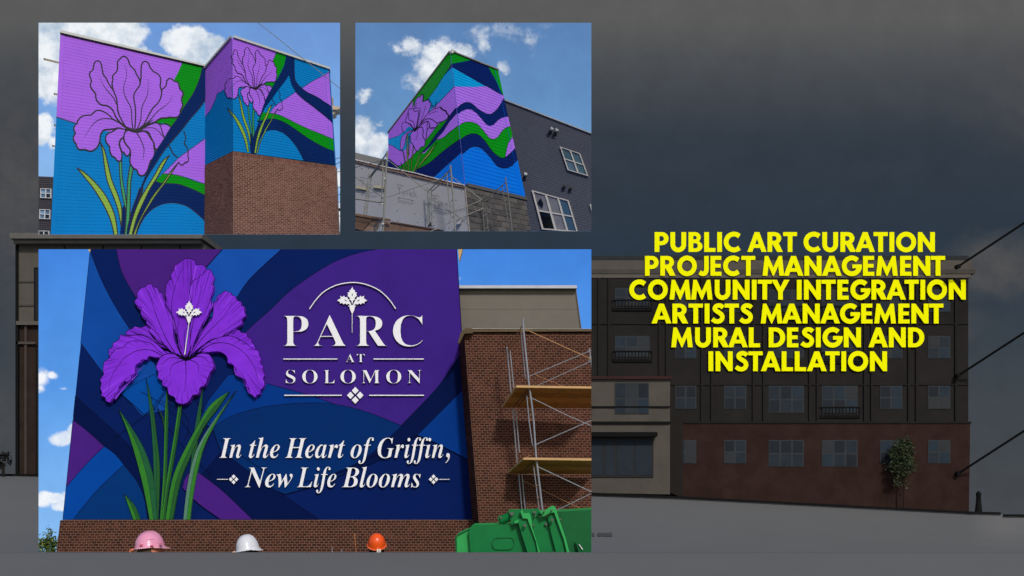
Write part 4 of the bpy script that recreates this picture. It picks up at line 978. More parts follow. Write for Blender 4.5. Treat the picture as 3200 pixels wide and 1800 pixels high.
FONT = {"RP":[418,[[15,0,15,17,45,22,62,32,72,50,75,81,75,379,71,406,62,424,44,434,16,439,16,455,214,455,253,454,287,452,315,447,336,440,366,422,390,398,404,367,409,332,406,305,398,280,385,259,367,240,343,225,314,214,281,208,242,206,182,206,182,81,185,50,194,32,212,22,242,17,242,0],[182,230,201,230,244,235,272,253,287,283,292,329,288,375,275,406,252,425,216,431,199,429,189,424,184,414,182,398]]],"RA":[437,[[-9,0,-9,18,9,21,24,30,36,47,49,75,206,466,224,465,384,87,399,55,411,34,425,22,443,18,443,0,229,0,229,18,270,25,283,46,281,59,273,81,253,132,103,132,79,71,77,65,76,59,75,48,87,26,124,18,128,18,128,0],[113,161,242,161,177,319]]],"RR":[473,[[15,0,15,17,45,22,62,32,72,50,75,81,75,379,71,406,62,424,44,434,16,439,16,455,217,455,264,453,305,448,339,439,367,426,389,409,405,388,414,363,417,334,411,296,392,265,360,241,315,224,432,50,443,36,452,26,463,19,478,17,480,17,480,0,338,0,201,212,182,212,182,81,185,50,194,32,212,22,242,17,242,0],[182,234,203,234,228,235,249,240,266,248,280,258,290,272,298,290,302,311,304,336,299,378,284,407,259,425,224,431,202,429,190,422,184,409,182,385]]],"RC":[468,[[257,-11,224,-9,193,-3,164,6,137,20,113,37,91,56,72,79,56,104,43,132,34,162,28,194,26,228,28,262,34,294,43,323,56,351,72,376,92,399,114,418,139,435,166,448,195,458,226,464,259,465,283,464,309,459,337,451,367,440,377,436,388,435,408,443,419,465,437,465,437,308,420,308,407,338,392,364,375,387,356,407,335,423,313,434,290,441,265,443,212,430,174,389,151,321,144,226,152,138,177,74,219,36,278,24,298,25,318,29,338,35,358,45,377,56,395,71,412,87,428,106,447,89,409,45,365,14,314,-5]]],"RT":[423,[[92,0,92,17,123,21,142,31,152,50,156,81,156,433,149,433,124,431,102,426,82,416,65,403,51,387,41,367,33,344,29,318,11,318,11,455,410,455,410,317,394,317,381,368,357,404,319,426,269,433,263,433,263,81,267,49,276,30,296,21,328,17,328,0]]],"RS":[390,[[43,-11,43,158,62,158,72,124,83,94,96,70,111,50,129,34,149,24,172,17,197,15,231,20,257,36,273,60,279,89,275,110,265,129,248,146,225,160,163,191,135,205,112,221,92,236,77,253,65,270,56,289,51,309,50,332,54,370,67,403,88,429,115,449,148,462,185,466,206,465,229,461,282,448,291,446,296,445,300,445,313,450,320,466,339,466,339,319,322,319,310,354,293,385,272,410,248,429,222,441,194,445,163,440,140,426,125,406,120,380,124,356,137,336,159,319,189,303,253,273,290,253,317,233,337,211,350,188,357,162,359,133,354,93,339,58,314,29,281,8,261,0,240,-6,217,-9,192,-10,158,-8,142,-4,126,1,98,9,90,11,85,12,75,11,69,7,65,0,61,-11]]],"RO":[525,[[261,-11,236,-10,213,-6,190,-1,169,7,148,17,129,29,111,43,94,58,79,75,66,93,55,113,45,134,37,156,32,179,29,203,28,228,29,252,32,276,37,299,45,321,55,342,66,362,79,380,95,397,112,413,130,426,149,438,170,448,192,456,216,462,240,465,265,466,290,465,313,462,336,456,357,448,378,439,397,427,415,414,431,399,446,382,459,364,471,344,481,323,488,301,494,277,497,253,498,228,497,203,494,179,488,156,481,134,471,113,459,93,446,75,430,58,414,43,395,29,376,17,355,7,333,-1,310,-6,286,-10],[265,12,315,26,351,66,372,133,379,228,377,278,371,321,362,358,348,389,330,412,310,430,286,440,260,443,210,430,174,389,152,322,145,228,147,178,153,135,163,98,177,67,195,43,215,26,238,16]]],"RL":[426,[[15,0,15,17,45,22,62,32,72,50,75,81,75,379,71,407,62,425,44,434,16,439,16,455,250,455,250,439,226,437,208,434,196,427,188,416,183,401,182,379,182,83,183,62,185,47,191,37,200,31,214,28,234,28,257,28,278,31,297,34,315,40,345,56,370,80,381,95,391,112,400,132,409,154,427,154,402,0]]],"RM":[634,[[14,0,14,17,43,22,61,32,72,50,75,79,75,382,74,402,71,416,64,426,53,432,37,436,15,439,15,455,185,455,317,142,449,455,617,455,617,439,590,433,573,423,563,405,560,378,560,85,561,61,565,43,571,31,582,23,596,19,617,17,617,0,396,0,396,17,417,20,433,25,443,32,450,44,453,61,455,83,455,399,288,0,270,0,105,389,105,80,109,48,120,30,139,20,169,17,169,0]]],"RN":[494,[[403,-11,107,350,107,79,110,49,119,31,136,21,167,17,167,0,18,0,18,17,39,19,54,23,65,30,71,41,75,57,76,79,76,388,49,421,36,433,28,436,18,439,18,455,156,455,391,169,391,377,390,399,386,414,379,425,369,431,353,436,331,439,331,455,480,455,480,439,450,434,433,425,425,407,422,377,422,-11]]],"I,":[180,[[28,-87,47,-3,61,78,124,78,129,71,104,-8,71,-87]]],"IB":[430,[[-34,0,-34,15,-15,17,0,20,12,28,22,41,31,59,39,85,115,369,119,387,120,395,120,404,117,417,109,426,95,431,73,435,73,451,222,451,270,449,311,445,344,438,370,427,389,414,403,397,411,376,414,353,406,314,382,282,343,257,289,240,328,223,356,201,373,173,378,140,373,105,359,72,348,56,333,43,316,30,295,20,270,11,241,5,208,1,171,0],[201,248,227,250,250,256,270,266,286,280,299,297,308,316,313,339,315,364,311,392,299,412,280,424,253,428,233,423,222,406,181,249,192,248],[166,22,190,24,211,31,229,42,246,57,259,76,268,98,274,122,276,149,270,183,254,208,226,222,187,227,176,227,134,75,130,58,129,44,138,28]]],"IG":[499,[[221,-11,176,-8,136,1,102,17,73,39,50,66,34,98,24,135,21,175,22,200,25,224,30,248,38,271,47,294,59,316,72,337,87,357,104,376,122,393,142,409,163,422,197,440,232,452,268,460,306,463,327,462,349,459,374,454,400,447,409,445,418,444,431,449,441,463,457,463,428,317,410,317,408,345,402,370,394,390,382,408,367,421,350,431,331,437,308,439,286,436,264,429,243,417,222,400,202,378,183,352,166,322,150,287,137,250,128,214,122,178,120,144,122,115,128,89,138,66,151,48,168,33,188,22,211,16,238,14,267,18,288,29,302,47,312,74,330,144,334,165,336,179,333,193,325,201,310,205,286,207,286,223,475,223,475,206,469,206,451,202,440,191,433,174,425,150,395,31,354,12,311,-1,267,-9]]],"IH":[508,[[-34,0,-34,15,-15,17,0,20,12,28,22,41,31,59,39,85,115,369,119,387,120,395,120,404,117,417,109,426,94,432,73,435,73,451,283,451,283,435,264,433,249,429,237,421,228,409,220,391,212,365,181,252,341,252,373,369,377,388,378,404,375,417,367,426,352,432,330,435,330,451,541,451,541,435,522,433,508,430,496,423,487,412,478,394,470,369,394,82,389,61,388,48,390,34,399,24,413,18,435,15,435,0,224,0,224,15,243,17,258,20,270,28,280,41,289,59,297,85,333,221,173,221,136,82,131,61,130,47,141,24,177,15,177,0]]],"II":[249,[[-34,0,-34,15,-15,17,0,20,12,28,22,41,31,59,39,85,115,369,119,387,120,395,120,404,108,426,73,435,73,451,283,451,283,435,263,433,247,428,236,421,227,410,220,393,211,365,135,82,130,62,129,47,141,24,177,15,177,0]]],"IL":[425,[[-34,0,-34,15,-15,17,0,20,12,28,22,41,31,59,39,85,115,369,119,387,120,401,117,416,109,426,94,432,73,435,73,451,283,451,283,435,264,433,248,429,236,421,227,408,219,390,211,365,136,83,130,56,128,42,132,33,142,28,161,25,188,24,220,25,248,30,275,38,298,50,319,65,339,84,356,107,371,134,393,134,351,0]]],"IN":[468,[[310,-11,140,351,68,82,63,61,62,47,74,24,109,15,109,0,-35,0,-35,15,-16,17,-1,20,11,28,21,41,30,59,38,85,109,355,115,380,116,396,113,412,104,424,88,431,64,435,64,451,197,451,339,138,402,369,407,389,408,396,408,402,405,416,397,426,382,432,361,435,361,451,505,451,505,435,486,433,471,429,459,422,449,410,441,391,433,365,330,-11]]],"Ia":[336,[[53,-9,24,-3,1,14,-14,40,-19,73,-15,109,-5,147,2,166,11,184,21,202,32,220,57,251,84,276,105,291,126,301,146,308,165,310,198,299,214,265,225,303,297,303,241,108,232,74,229,63,228,56,231,44,238,40,259,52,285,87,300,78,274,40,248,13,223,-3,197,-9,166,2,155,34,156,42,157,52,162,75,149,55,137,38,124,24,111,12,84,-4],[93,41,108,45,124,56,139,73,152,95,176,147,192,202,197,227,198,248,192,272,172,281,157,276,141,264,125,244,109,219,95,190,83,159,70,115,66,97,65,81,72,51]]],"Ie":[269,[[87,-9,47,-2,16,19,4,34,-4,53,-9,74,-11,98,-7,135,6,172,15,190,25,207,36,224,49,240,78,268,109,290,143,305,176,310,207,305,230,293,244,273,249,248,246,228,238,209,225,191,207,174,183,158,153,144,119,133,79,124,76,106,75,88,78,66,87,50,102,39,122,36,141,39,159,51,177,69,195,95,214,83,188,43,158,14,125,-4],[84,146,114,156,140,171,163,190,179,212,190,236,193,260,192,272,187,280,180,286,171,287,149,278,126,252,114,232,103,207,93,179]]],"If":[193,[[-66,-139,-90,-135,-108,-124,-121,-106,-125,-85,-123,-70,-116,-58,-105,-50,-91,-48,-78,-50,-69,-56,-62,-66,-60,-79,-61,-89,-65,-97,-69,-103,-71,-107,-68,-114,-59,-117,-46,-113,-34,-102,-24,-86,-15,-65,4,3,26,104,60,275,13,275,19,303,66,303,78,342,92,376,107,405,126,428,145,447,166,460,188,468,212,470,241,467,264,456,277,439,282,418,273,391,247,381,235,384,224,391,217,401,214,413,216,422,220,430,224,437,225,442,222,447,214,449,195,441,178,415,170,395,161,369,153,339,144,303,201,303,197,275,140,275,105,113,96,72,86,35,76,1,65,-29,53,-55,40,-77,26,-96,11,-112,-5,-124,-24,-132,-44,-137]]],"Ih":[357,[[210,-9,176,3,165,41,167,59,173,84,194,153,217,222,221,237,223,246,220,257,210,261,192,256,172,242,152,218,131,185,110,144,92,100,76,52,63,0,-19,0,82,374,88,399,90,411,88,422,83,428,73,431,58,433,48,433,48,451,110,457,187,470,115,197,133,224,151,247,168,266,184,282,217,303,253,310,290,297,303,259,302,243,298,223,291,199,282,170,250,75,247,65,246,61,246,57,248,47,257,43,276,57,306,98,320,89,293,46,265,15,237,-3]]],"Ii":[194,[[132,371,114,375,100,384,90,398,87,416,90,433,100,447,114,457,132,460,149,457,163,447,173,433,176,416,173,398,163,384,149,375],[49,-8,29,-5,13,5,4,21,1,41,2,51,4,64,10,87,44,211,51,237,52,246,53,254,46,268,26,273,19,273,19,289,89,299,150,310,89,85,85,68,84,55,87,46,95,42,115,54,142,90,155,81,129,42,103,14,76,-3]]],"Il":[173,[[40,-9,19,-6,3,3,-7,19,-10,40,-9,50,-8,61,-2,85,77,371,84,399,87,414,80,428,58,433,52,433,52,450,183,470,79,86,75,69,73,60,73,54,75,44,83,41,104,53,131,89,144,79,131,58,118,39,105,24,93,12,68,-4]]],"Im":[525,[[380,-8,346,4,335,42,337,60,343,85,364,154,387,222,391,237,393,247,390,258,380,261,351,249,318,214,301,186,284,152,267,111,250,62,230,0,152,0,220,222,224,238,226,247,222,258,213,261,196,257,177,244,157,222,136,190,126,172,116,152,107,130,97,107,66,0,-14,0,42,211,50,240,52,254,45,268,24,273,18,273,17,289,151,310,116,193,135,221,153,245,170,265,187,281,220,303,256,310,294,297,306,260,304,242,299,217,315,239,330,258,346,274,361,287,391,304,422,310,460,297,473,260,471,244,468,224,461,199,452,171,420,76,417,66,416,62,416,58,418,47,426,44,436,47,446,56,457,70,471,91,486,81,472,60,459,42,446,27,433,14,407,-3]]],"In":[357,[[213,-9,179,3,168,41,170,59,175,84,197,153,220,222,224,237,226,246,222,257,213,261,195,256,176,243,157,221,136,190,126,172,116,152,107,130,97,107,66,0,-14,0,42,211,50,240,52,254,45,268,24,273,18,273,17,289,151,310,116,193,135,221,153,245,170,265,187,281,220,303,256,310,294,297,306,259,305,246,301,226,285,170,248,57,251,47,260,43,269,46,279,55,304,90,319,80,305,59,291,41,278,26,266,13,240,-4]]],"Io":[316,[[96,-9,74,-8,54,-2,36,7,20,20,7,36,-3,54,-8,75,-10,98,-6,135,6,172,14,191,24,208,35,225,48,241,76,269,107,291,141,305,175,310,200,308,221,302,240,294,256,281,269,265,278,247,283,226,285,203,281,167,270,130,261,112,252,94,241,77,228,61,200,33,168,10,133,-5],[103,13,119,18,134,30,148,50,162,74,184,132,200,191,204,218,206,240,197,276,172,288,157,284,141,272,127,253,113,229,90,172,75,111,71,83,69,58,78,25]]],"Ir":[261,[[-14,0,42,211,50,240,52,254,45,268,24,273,18,273,17,289,151,310,114,189,144,243,158,264,171,280,184,293,197,302,210,308,222,310,250,298,259,265,257,245,249,230,236,221,220,218,202,223,186,238,183,240,180,241,169,237,157,225,143,204,127,175,95,97,66,0]]],"Is":[253,[[91,-9,63,-6,28,5,22,7,15,7,3,4,-7,-7,-24,-4,-7,109,13,105,19,65,33,37,54,20,81,14,110,24,120,52,118,64,114,77,106,91,95,106,69,138,51,163,39,185,31,207,28,228,35,260,53,286,82,303,116,309,145,306,179,298,186,296,189,295,192,295,204,298,212,307,230,307,215,205,197,207,188,242,174,268,156,283,134,288,119,286,107,278,99,268,97,255,104,231,124,202,146,176,165,149,175,132,183,116,188,99,190,82,187,58,177,36,162,17,142,3,118,-6]]],"It":[185,[[30,-9,-4,3,-15,39,-14,52,-11,70,45,273,13,273,13,297,47,312,79,334,108,363,134,398,162,398,134,300,187,300,179,273,126,273,77,103,70,77,68,66,67,56,70,45,77,41,98,54,128,95,144,85,130,63,116,44,102,28,88,14,60,-3]]],"Iw":[420,[[48,-10,48,25,45,154,38,228,25,263,5,274,-1,273,-2,291,97,310,106,298,113,265,120,209,124,132,229,310,246,310,267,87,303,130,317,150,327,167,341,196,345,206,346,214,342,227,330,240,318,255,314,271,317,287,325,300,337,308,353,311,370,308,383,298,391,283,394,264,384,222,356,168,310,102,245,25,216,-9,197,-10,179,179,68,-9]]]}
FONT['I,'] = [180, [[30, 60, 40, 95, 72, 118, 110, 112, 138, 78, 140, 30, 120, -25, 78, -80, 25, -122, 12, -104, 52, -66, 82, -25, 88, 8, 56, 16, 34, 34]]]
THIN = {'R': 10.0, 'I': 5.0}
def thin(l, d):
    n = len(l); out = []
    for i in range(n):
        a, b, c = l[i - 1], l[i], l[(i + 1) % n]
        e1 = (b[0] - a[0], b[1] - a[1]); e2 = (c[0] - b[0], c[1] - b[1])
        l1 = math.hypot(*e1) or 1; l2 = math.hypot(*e2) or 1
        n1 = (e1[1] / l1, -e1[0] / l1); n2 = (e2[1] / l2, -e2[0] / l2)
        m = (n1[0] + n2[0], n1[1] + n2[1]); q = max(.7, m[0] * n1[0] + m[1] * n1[1])
        out.append((b[0] + m[0] * d / q, b[1] + m[1] * d / q))
    return out
def area2(l): return sum(l[i - 1][0] * l[i][1] - l[i][0] * l[i - 1][1] for i in range(len(l)))
_l = FONT['II'][1][0]
if area2([(_l[i], _l[i + 1]) for i in range(0, len(_l), 2)]) > 0: THIN = {k: -v for k, v in THIN.items()}
def glyph_word(word, key, x0, x1, base, cap, fontcap, track=0.0):
    """word outlines in photo pixels, stretched between x0 and x1"""
    x = 0; out = []; lo, hi = 1e9, -1e9
    for ch in word:
        if ch == ' ': x += 220; continue
        adv, L = FONT[key + ch]
        loops = [[(x + px_, py_) for px_, py_ in thin([(l[i], l[i + 1]) for i in range(0, len(l), 2)], THIN[key])] for l in L]
        for l in loops:
            for p in l: lo = min(lo, p[0]); hi = max(hi, p[0])
        out.append(loops); x += adv + track
    k = (x1 - x0) / (hi - lo); ky = (base - cap) / fontcap
    return [[[(x0 + (p[0] - lo) * k, base - p[1] * ky) for p in l] for l in loops] for loops in out]
CAPH = max(FONT['IH'][1][0][1::2])
CAPR = max(FONT['RP'][1][0][1::2])
# print on the wrap
def wprint(ox, oy, sx, sy, w, skew=.2):
    def xf(p): return (ox + p[0] * sx, oy + p[1] * sy + p[0] * sx * skew)
    b = MB()
    STK = [[(0, 0), (14, 0)], [(7, 0), (7, 22)], [(18, 8), (22, 20)], [(27, 8), (20, 28)], [(30, 8), (34, 20), (38, 8)], [(43, 14), (52, 13), (51, 9), (46, 8), (42, 12), (43, 18), (49, 21), (53, 19)],
           [(58, -2), (58, 21)], [(67, 8), (59, 14), (68, 21)]]
    for s in STK:
        for q in ribbon([xf(p) for p in s], w * 2.6): b.face([TY.on(*p, .004) for p in q], INK)
        for q in ribbon([xf(p) for p in s], w * 1.1): b.face([TY.on(*p, .007) for p in q], WR)
    for k, (ln, yy) in enumerate(((56, 34), (60, 42), (52, 46), (48, 50))):
        for q in ribbon([xf((2, yy)), xf((2 + ln, yy))], w * (1.8 if k == 0 else .7)): b.face([TY.on(*p, .004) for p in q], INK)
    for q in ribbon([xf((-2, -9)), xf((24, -9))], w * 2.4): b.face([TY.on(*p, .004) for p in q], INKR)
    o = b.build('printed_lettering', tv); return o
wprint(1241, 585, .92, .92, 1.0); wprint(1126, 562, .95, .95, 1.0); wprint(1353, 618, .9, .9, 1.0)
nd = MB()
for s in 'L 155,432 260,433 640,508 1075,604 745,762 972,815 732,898 938,933 707,1090 990,1141 435,1001 718,1254 1030,1275 1275,1190 1278,1324 M 320,858 243,993 160,1260 150,1375 340,1080'.split():
    pass
for x, y in T_('L 155,432 260,433 640,508 1075,604 745,762 972,815 732,898 938,933 707,1090 990,1141 435,1001 718,1254 1030,1275 1275,1190 1278,1324 M 320,858 243,993 160,1260 150,1375'):
    nd.prism([arc(x, y, 1.1, 1.1, 0, 315, 7)], VN, lambda a, b_: TY.on(a, b_, .012), lambda a, b_: TY.on(a, b_, 0))
o = nd.build('nail_cap', tv)
PINE = mat('raw_pine', (164, 158, 134), .85, .1, var=.12, scale=6)
for s, lb in (('L 90,715 235,745 235,780 88,752', 'left of two pale wood blocks fixed on the house wrap'), ('L 365,705 535,728 530,766 362,745', 'right of two pale wood blocks fixed on the house wrap, behind the scaffold post')):
    p = T_(s); t = thing('wood_block', lb, 'wood block', TY.on(*p[3], .01), 'pale wood blocks on the house wrap')
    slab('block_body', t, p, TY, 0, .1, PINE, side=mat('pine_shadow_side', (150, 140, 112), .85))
t = thing('vent_pipe', 'short pale round vent pipe sticking out of the house wrap beside the block wall', 'pipe', TY.on(*T_('M 265,1300')[0]))
v = MB(); a, b_ = TY.on(*T_('M 292,1306')[0], 0), TY.on(*T_('M 312,1304')[0], .16); v.bar(a, b_, .07, mat('pvc_pale', (150, 150, 150), .5), 14); v.build('pipe', t)
v = MB(); v.bar(b_, b_ + (b_ - a).normalized() * .02, .082, mat('pvc_pale', (150, 150, 150), .5), 14); v.build('collar', t)

# scaffolds of picture 2: every tube its own part
STL = mat('galvanised_tube', (122, 122, 114), .45, .4, var=.12, scale=3, metal=.1)
STD = mat('galvanised_dull', (98, 96, 92), .5, .4, var=.12, scale=3)
def tube(par, name, s, w, d, d2=None, m=None, sc=True, n=7):
    p = T_(s) if isinstance(s, str) else s
    d2 = d if d2 is None else d2; b = MB(); k = len(p)
    for i in range(k - 1):
        da = d + (d2 - d) * i / (k - 1); db = d + (d2 - d) * (i + 1) / (k - 1)
        b.bar(P(*p[i], da), P(*p[i + 1], db), w / 2 * da / F, m or STL, n)
    return b.build(name, par)
s1 = thing('scaffold', 'nearest tubular scaffold frame at the left of the wrapped wall', 'scaffold', P(1197, 722, 32.70))
for nm, s, w, d, d2 in (('post', 'L 553,165 540,320 510,900 482,1440', 6.2, 32.70, None), ('post', 'L 485,300 475,600 460,945', 3.6, 32.80, None), ('post', 'L 262,515 235,800 188,1160', 4.6, 33.90, None), ('post', 'L 305,540 262,850 226,1165', 3.6, 33.90, None),
        ('rung', 'L 485,475 540,430', 3.0, 32.80, None), ('rung', 'L 475,752 522,702', 3.0, 32.80, None), ('rung', 'L 240,795 282,745', 2.6, 33.90, None), ('rung', 'L 205,1062 240,1022', 2.6, 33.90, None),
        ('top_rail', 'L 552,178 470,300 262,585', 4.2, 32.70, 33.90), ('top_rail', 'L 540,285 480,330 300,560', 3.6, 32.80, 33.90), ('top_rail', 'L 470,300 290,545', 2.6, 32.80, 33.90),
        ('brace', 'L 30,422 545,283', 2.6, 33.40, 32.70), ('brace', 'L 30,548 505,905', 2.8, 33.40, 32.70), ('brace', 'L 565,300 1420,985', 2.8, 32.70, 32.50), ('brace', 'L 530,890 1399,592', 2.6, 32.70, 32.50),
        ('guard_rail', 'L 30,896 495,966', 5.0, 32.90, None), ('guard_rail', 'L 30,908 495,976', 2.2, 33.00, None),
        ('brace', 'L 470,1312 240,1412 200,1430', 2.4, 32.70, 33.30), ('brace', 'L 500,1328 640,1440', 2.2, 32.70, 33.10), ('ledger', 'L 482,1200 330,1350', 4.4, 32.80, 33.70), ('post', 'L 425,1270 430,1430', 3.0, 33.10, None)):
    tube(s1, nm, s, w, d, d2)
CL = mat('clamp_white', (196, 192, 180), .5)
for s in ('L 540,283', 'L 475,985', 'L 488,1296', 'L 515,588'):
    x, y = T_(s)[0]; b = MB(); b.bar(P(x - 3, y, 32.60), P(x + 3, y - .5, 32.60), .022, CL, 8); b.build('clamp', s1)
# deck planks
DKM = [mat('deck_wood_%d' % i, c, .85, .1, var=.25, scale=5, fine=.1) for i, c in enumerate(((104, 82, 68), (90, 70, 58), (116, 94, 80), (80, 62, 52)))]
dk = thing('scaffold_deck', 'brown plank deck seen from below at the foot of the nearest scaffold', 'deck', P(1150, 720, 33.5))
for i, s in enumerate(('L 30,1130 600,1222 600,1256 30,1165', 'L 30,1168 330,1215 160,1400 30,1365', 'L 335,1216 470,1240 370,1430 165,1400', 'L 610,1258 1430,1392 1430,1410 600,1275', 'L 480,1240 600,1278 1430,1412 1430,1440 460,1440', 'L 30,1370 160,1405 150,1440 30,1440', 'L 160,1405 460,1440 150,1445')):
    slab('plank', dk, T_(s), Flat(33.50 + .05 * i), -.05, 0, DKM[i % 4])
s2 = thing('scaffold', 'middle tubular scaffold frame in front of the house wrap, below the painted tower corner', 'scaffold', P(1422, 722, 33.10))
for nm, s, w, d, d2 in (('post', 'M 165,512 190,800 218,1200 234,1440', 5.2, 33.10, None), ('post', 'M 115,622 135,900 160,1150 172,1225 188,1238 206,1212', 3.0, 33.20, None), ('rung', 'M 138,842 178,800', 2.4, 33.20, None), ('rung', 'M 157,1022 196,985', 2.4, 33.20, None),
        ('top_rail', 'M 168,570 L 1188,790', 3.6, 33.10, 34.10), ('top_rail', 'M 168,655 L 1242,790', 3.2, 33.10, 34.10), ('top_rail', 'M 168,580 30,720', 2.6, 33.15, 33.40),
        ('post', 'L 1178,728 1188,1000 1196,1345', 4.2, 34.10, None), ('post', 'L 1240,740 1243,1000 1247,1365', 3.2, 34.10, None), ('rung', 'L 1190,1032 1243,990', 2.2, 34.10, None), ('rung', 'L 1202,1236 1246,1205', 2.2, 34.10, None),
        ('brace', 'M 192,675 400,830 600,990', 2.6, 33.10, 33.30), ('brace', 'L 1205,880 M 195,1165', 2.8, 33.90, 33.10), ('brace', 'M 200,1160 430,1338', 2.8, 33.10, 33.50), ('brace', 'M 218,1150 395,1072', 2.8, 33.10, 33.40), ('brace', 'M 395,1072 600,985', 2.6, 33.40, 33.70),
        ('brace', 'M -130,1430 0,1370 215,1268 415,1185 625,1095', 2.6, 33.50, 33.70), ('brace', 'L 1310,1375 1430,1315', 2.0, 33.90, 33.70)):
    tube(s2, nm, s, w, d, d2)
b = MB(); x, y = T_('L 1215,1300')[0]
for k in range(9): b.bar(P(x, y, 33.90), P(x + random.uniform(-7, 7), y + random.uniform(-7, 9), 33.90), .012, DLN, 5)
b.build('tie_wire', s2)
s3 = thing('scaffold', 'rightmost thin tubular scaffold frame in front of the concrete block wall', 'scaffold', P(1600, 722, 33.40))
for nm, s, w, d, d2 in (('post', 'M 922,678 930,760 962,950 1012,1440', 4.4, 33.40, None), ('post', 'M 872,790 905,980 935,1160 952,1310', 2.6, 33.50, None), ('top_rail', 'M 930,745 660,965 525,1012', 3.4, 33.40, 34.20), ('top_rail', 'M 935,830 700,980 650,1010', 3.0, 33.40, 34.20),
        ('post', 'M 600,1010 615,1200 635,1440', 3.0, 34.20, None), ('post', 'M 654,1000 665,1200 684,1440', 3.0, 34.20, None), ('rung', 'M 905,1005 955,972', 2.2, 33.45, None), ('rung', 'M 935,1190 980,1160', 2.2, 33.45, None), ('rung', 'M 618,1208 660,1180', 2.0, 34.20, None), ('rung', 'M 630,1385 672,1360', 2.0, 34.20, None),
        ('brace', 'M 610,1010 1000,1332', 2.0, 34.20, 33.40), ('brace', 'M 440,960 570,990', 1.8, 34.10, 34.20)):
    tube(s3, nm, s, w, d, d2, STD)

# ================================================================= picture 3: lettered mural wall, brick wing, scaffold, hard hats
R3 = (120.5, 779, 1848, 1727.6); CUR[0] = None
sky3 = sky_mat('deep_blue_sky', 31.5, [(770, (66, 132, 222)), (1200, (88, 154, 232)), (1730, (140, 192, 244))],
   [(128, 1180, 48, 50, .6), (165, 1175, 30, 22, .52), (125, 1210, 30, 30, .5), (215, 1365, 55, 30, .9), (190, 1375, 55, 28, .85), (225, 1350, 30, 34, .9), (160, 1555, 90, 26, .85), (200, 1580, 60, 26, .75), (130, 1570, 50, 26, .7), (220, 1545, 50, 20, .6), (200, 1215, 30, 12, .3), (1425, 870, 30, 20, .3)],
   light=(244, 247, 252), dark=(205, 220, 242), amp=1.0, lo=.22, hi=.7, nscale=2.6, warp=.25, seed=5.0)
backdrop(R3, 31.5, sky3, label='deep blue sky with small white clouds, around the violet lettered mural wall')
CUR[0] = R3
MW = Quad([(283, 770), (1426.5, 770), (1476.5, 1624.5), (197, 1624.5)], (29.3, 29.3, 27.6))
def mm(n, c): return mat('sign_' + n, c, .8, .06, var=.07, scale=1.1, fine=.04)
F_NAVY = mm('navy', (2, 26, 84)); F_DEEP = mm('deep_navy', (0, 16, 64)); F_BLUE = mm('blue', (12, 68, 150)); F_MID = mm('mid_blue', (0, 50, 125)); F_TEAL = mm('arch_blue', (0, 40, 98))
F_PUR = mm('violet', (56, 30, 122)); F_PLU = mm('plum', (66, 28, 118)); F_BR = mm('bright_blue', (0, 68, 148)); LNE = mm('line', (4, 8, 40))
mb3 = thing('mural_building', 'big violet and blue mural wall with raised white lettering, above a low brown brick base', 'building', MW.at(.5, 1))
slab('mural_wall', mb3, [MW.px(0, 0), MW.px(1, 0), MW.px(1, 1), MW.px(0, 1)], MW, -.3, 0, F_NAVY)
lay = [0]
def field(s, m, smooth=False, line=True):
    lay[0] += 1; h = .0025 * lay[0]; p = T_(s)
    if smooth: p = catmull(p, True, 4)
    u = [MW.uv(*t) for t in p]
    for ax, lim, le in ((0, 0, False), (0, 1, True), (1, 0, False), (1, 1, True)): u = clip1(u, ax, lim, le)
    p = [MW.px(*t) for t in u]
    slab('painted_field', mb3, p, MW, None, h, m)
    if line:
        b = MB()
        for q in ribbon(p, 1.6, True): b.face([MW.on(*t, h + .001) for t in q], LNE)
        b.build('painted_outline', mb3)
def cv(s, k=4): 
    return ' @ ' + ' '.join('%.2f,%.2f' % p for p in catmull(T_(s), False, k)) + ' '
field('p 240,20 268,40 ' + cv('p 268,40 310,150 370,270 445,390 530,510 620,640') + 'p 620,760 510,790 ' + cv('p 500,785 410,690 330,600 228,462') + 'p 150,450', F_BLUE)
field(cv('p 385,20 410,130 470,240 520,320') + 'p 620,340 700,240 800,105 880,15', F_PLU)
field('p 880,15 1160,10 ' + cv('p 1150,20 1000,160 930,260 870,350') + 'p 780,330 700,240 ' + cv('p 700,240 800,110 880,20'), mm('royal', (18, 74, 160)))
field('p -20,1260 ' + cv('p 195,480 330,640 470,790 600,900 760,1040') + 'p 700,1090 530,1275 60,1275', F_NAVY, line=False)
field(cv('p 190,690 300,790 420,900 530,1010 640,1130') + 'p 600,1275 500,1275 ' + cv('p 500,1160 420,1015 330,930 190,810'), F_DEEP)
field('p 150,800 ' + cv('p 192,812 260,865 332,930') + cv('p 332,930 250,1010 155,1120'), F_PLU)
field(cv('p 332,930 380,965 422,1015') + cv('p 422,1015 300,1130 180,1275') + 'p 100,1275 ' + cv('p 150,1125 250,1010 330,932'), mm('cobalt', (0, 64, 148)))
field(cv('p 422,1015 480,1090 515,1170 530,1275') + 'p 180,1275 ' + cv('p 180,1275 300,1130 420,1015'), mm('dusk_blue', (0, 48, 108)))
field('p 480,640 560,600 640,660 ' + cv('p 640,660 600,700 560,760 515,785') + 'p 410,690', F_BR)
field(cv('q -180,470 -80,370 0,300 60,240 150,170 280,90 400,45 540,20') + 'q 880,10 860,200 885,480 ' + cv('q 868,500 800,600 740,680 590,835') + cv('q 590,835 440,775 290,738 150,690 0,650 -60,635') + 'q -170,600', F_PUR)
field('q -200,605 -150,600 ' + cv('q -120,610 0,650 150,690 290,738') + cv('q 290,738 150,732 0,745 -100,770 -200,800 -270,850') + 'q -330,810 -290,720', F_MID)
field(cv('q -270,850 -200,800 -100,765 0,745 150,732 290,738 440,775 600,840') + cv('q 600,840 500,940 380,1030 200,1110') + 'q 60,1150 -100,1080 -230,960', F_TEAL)
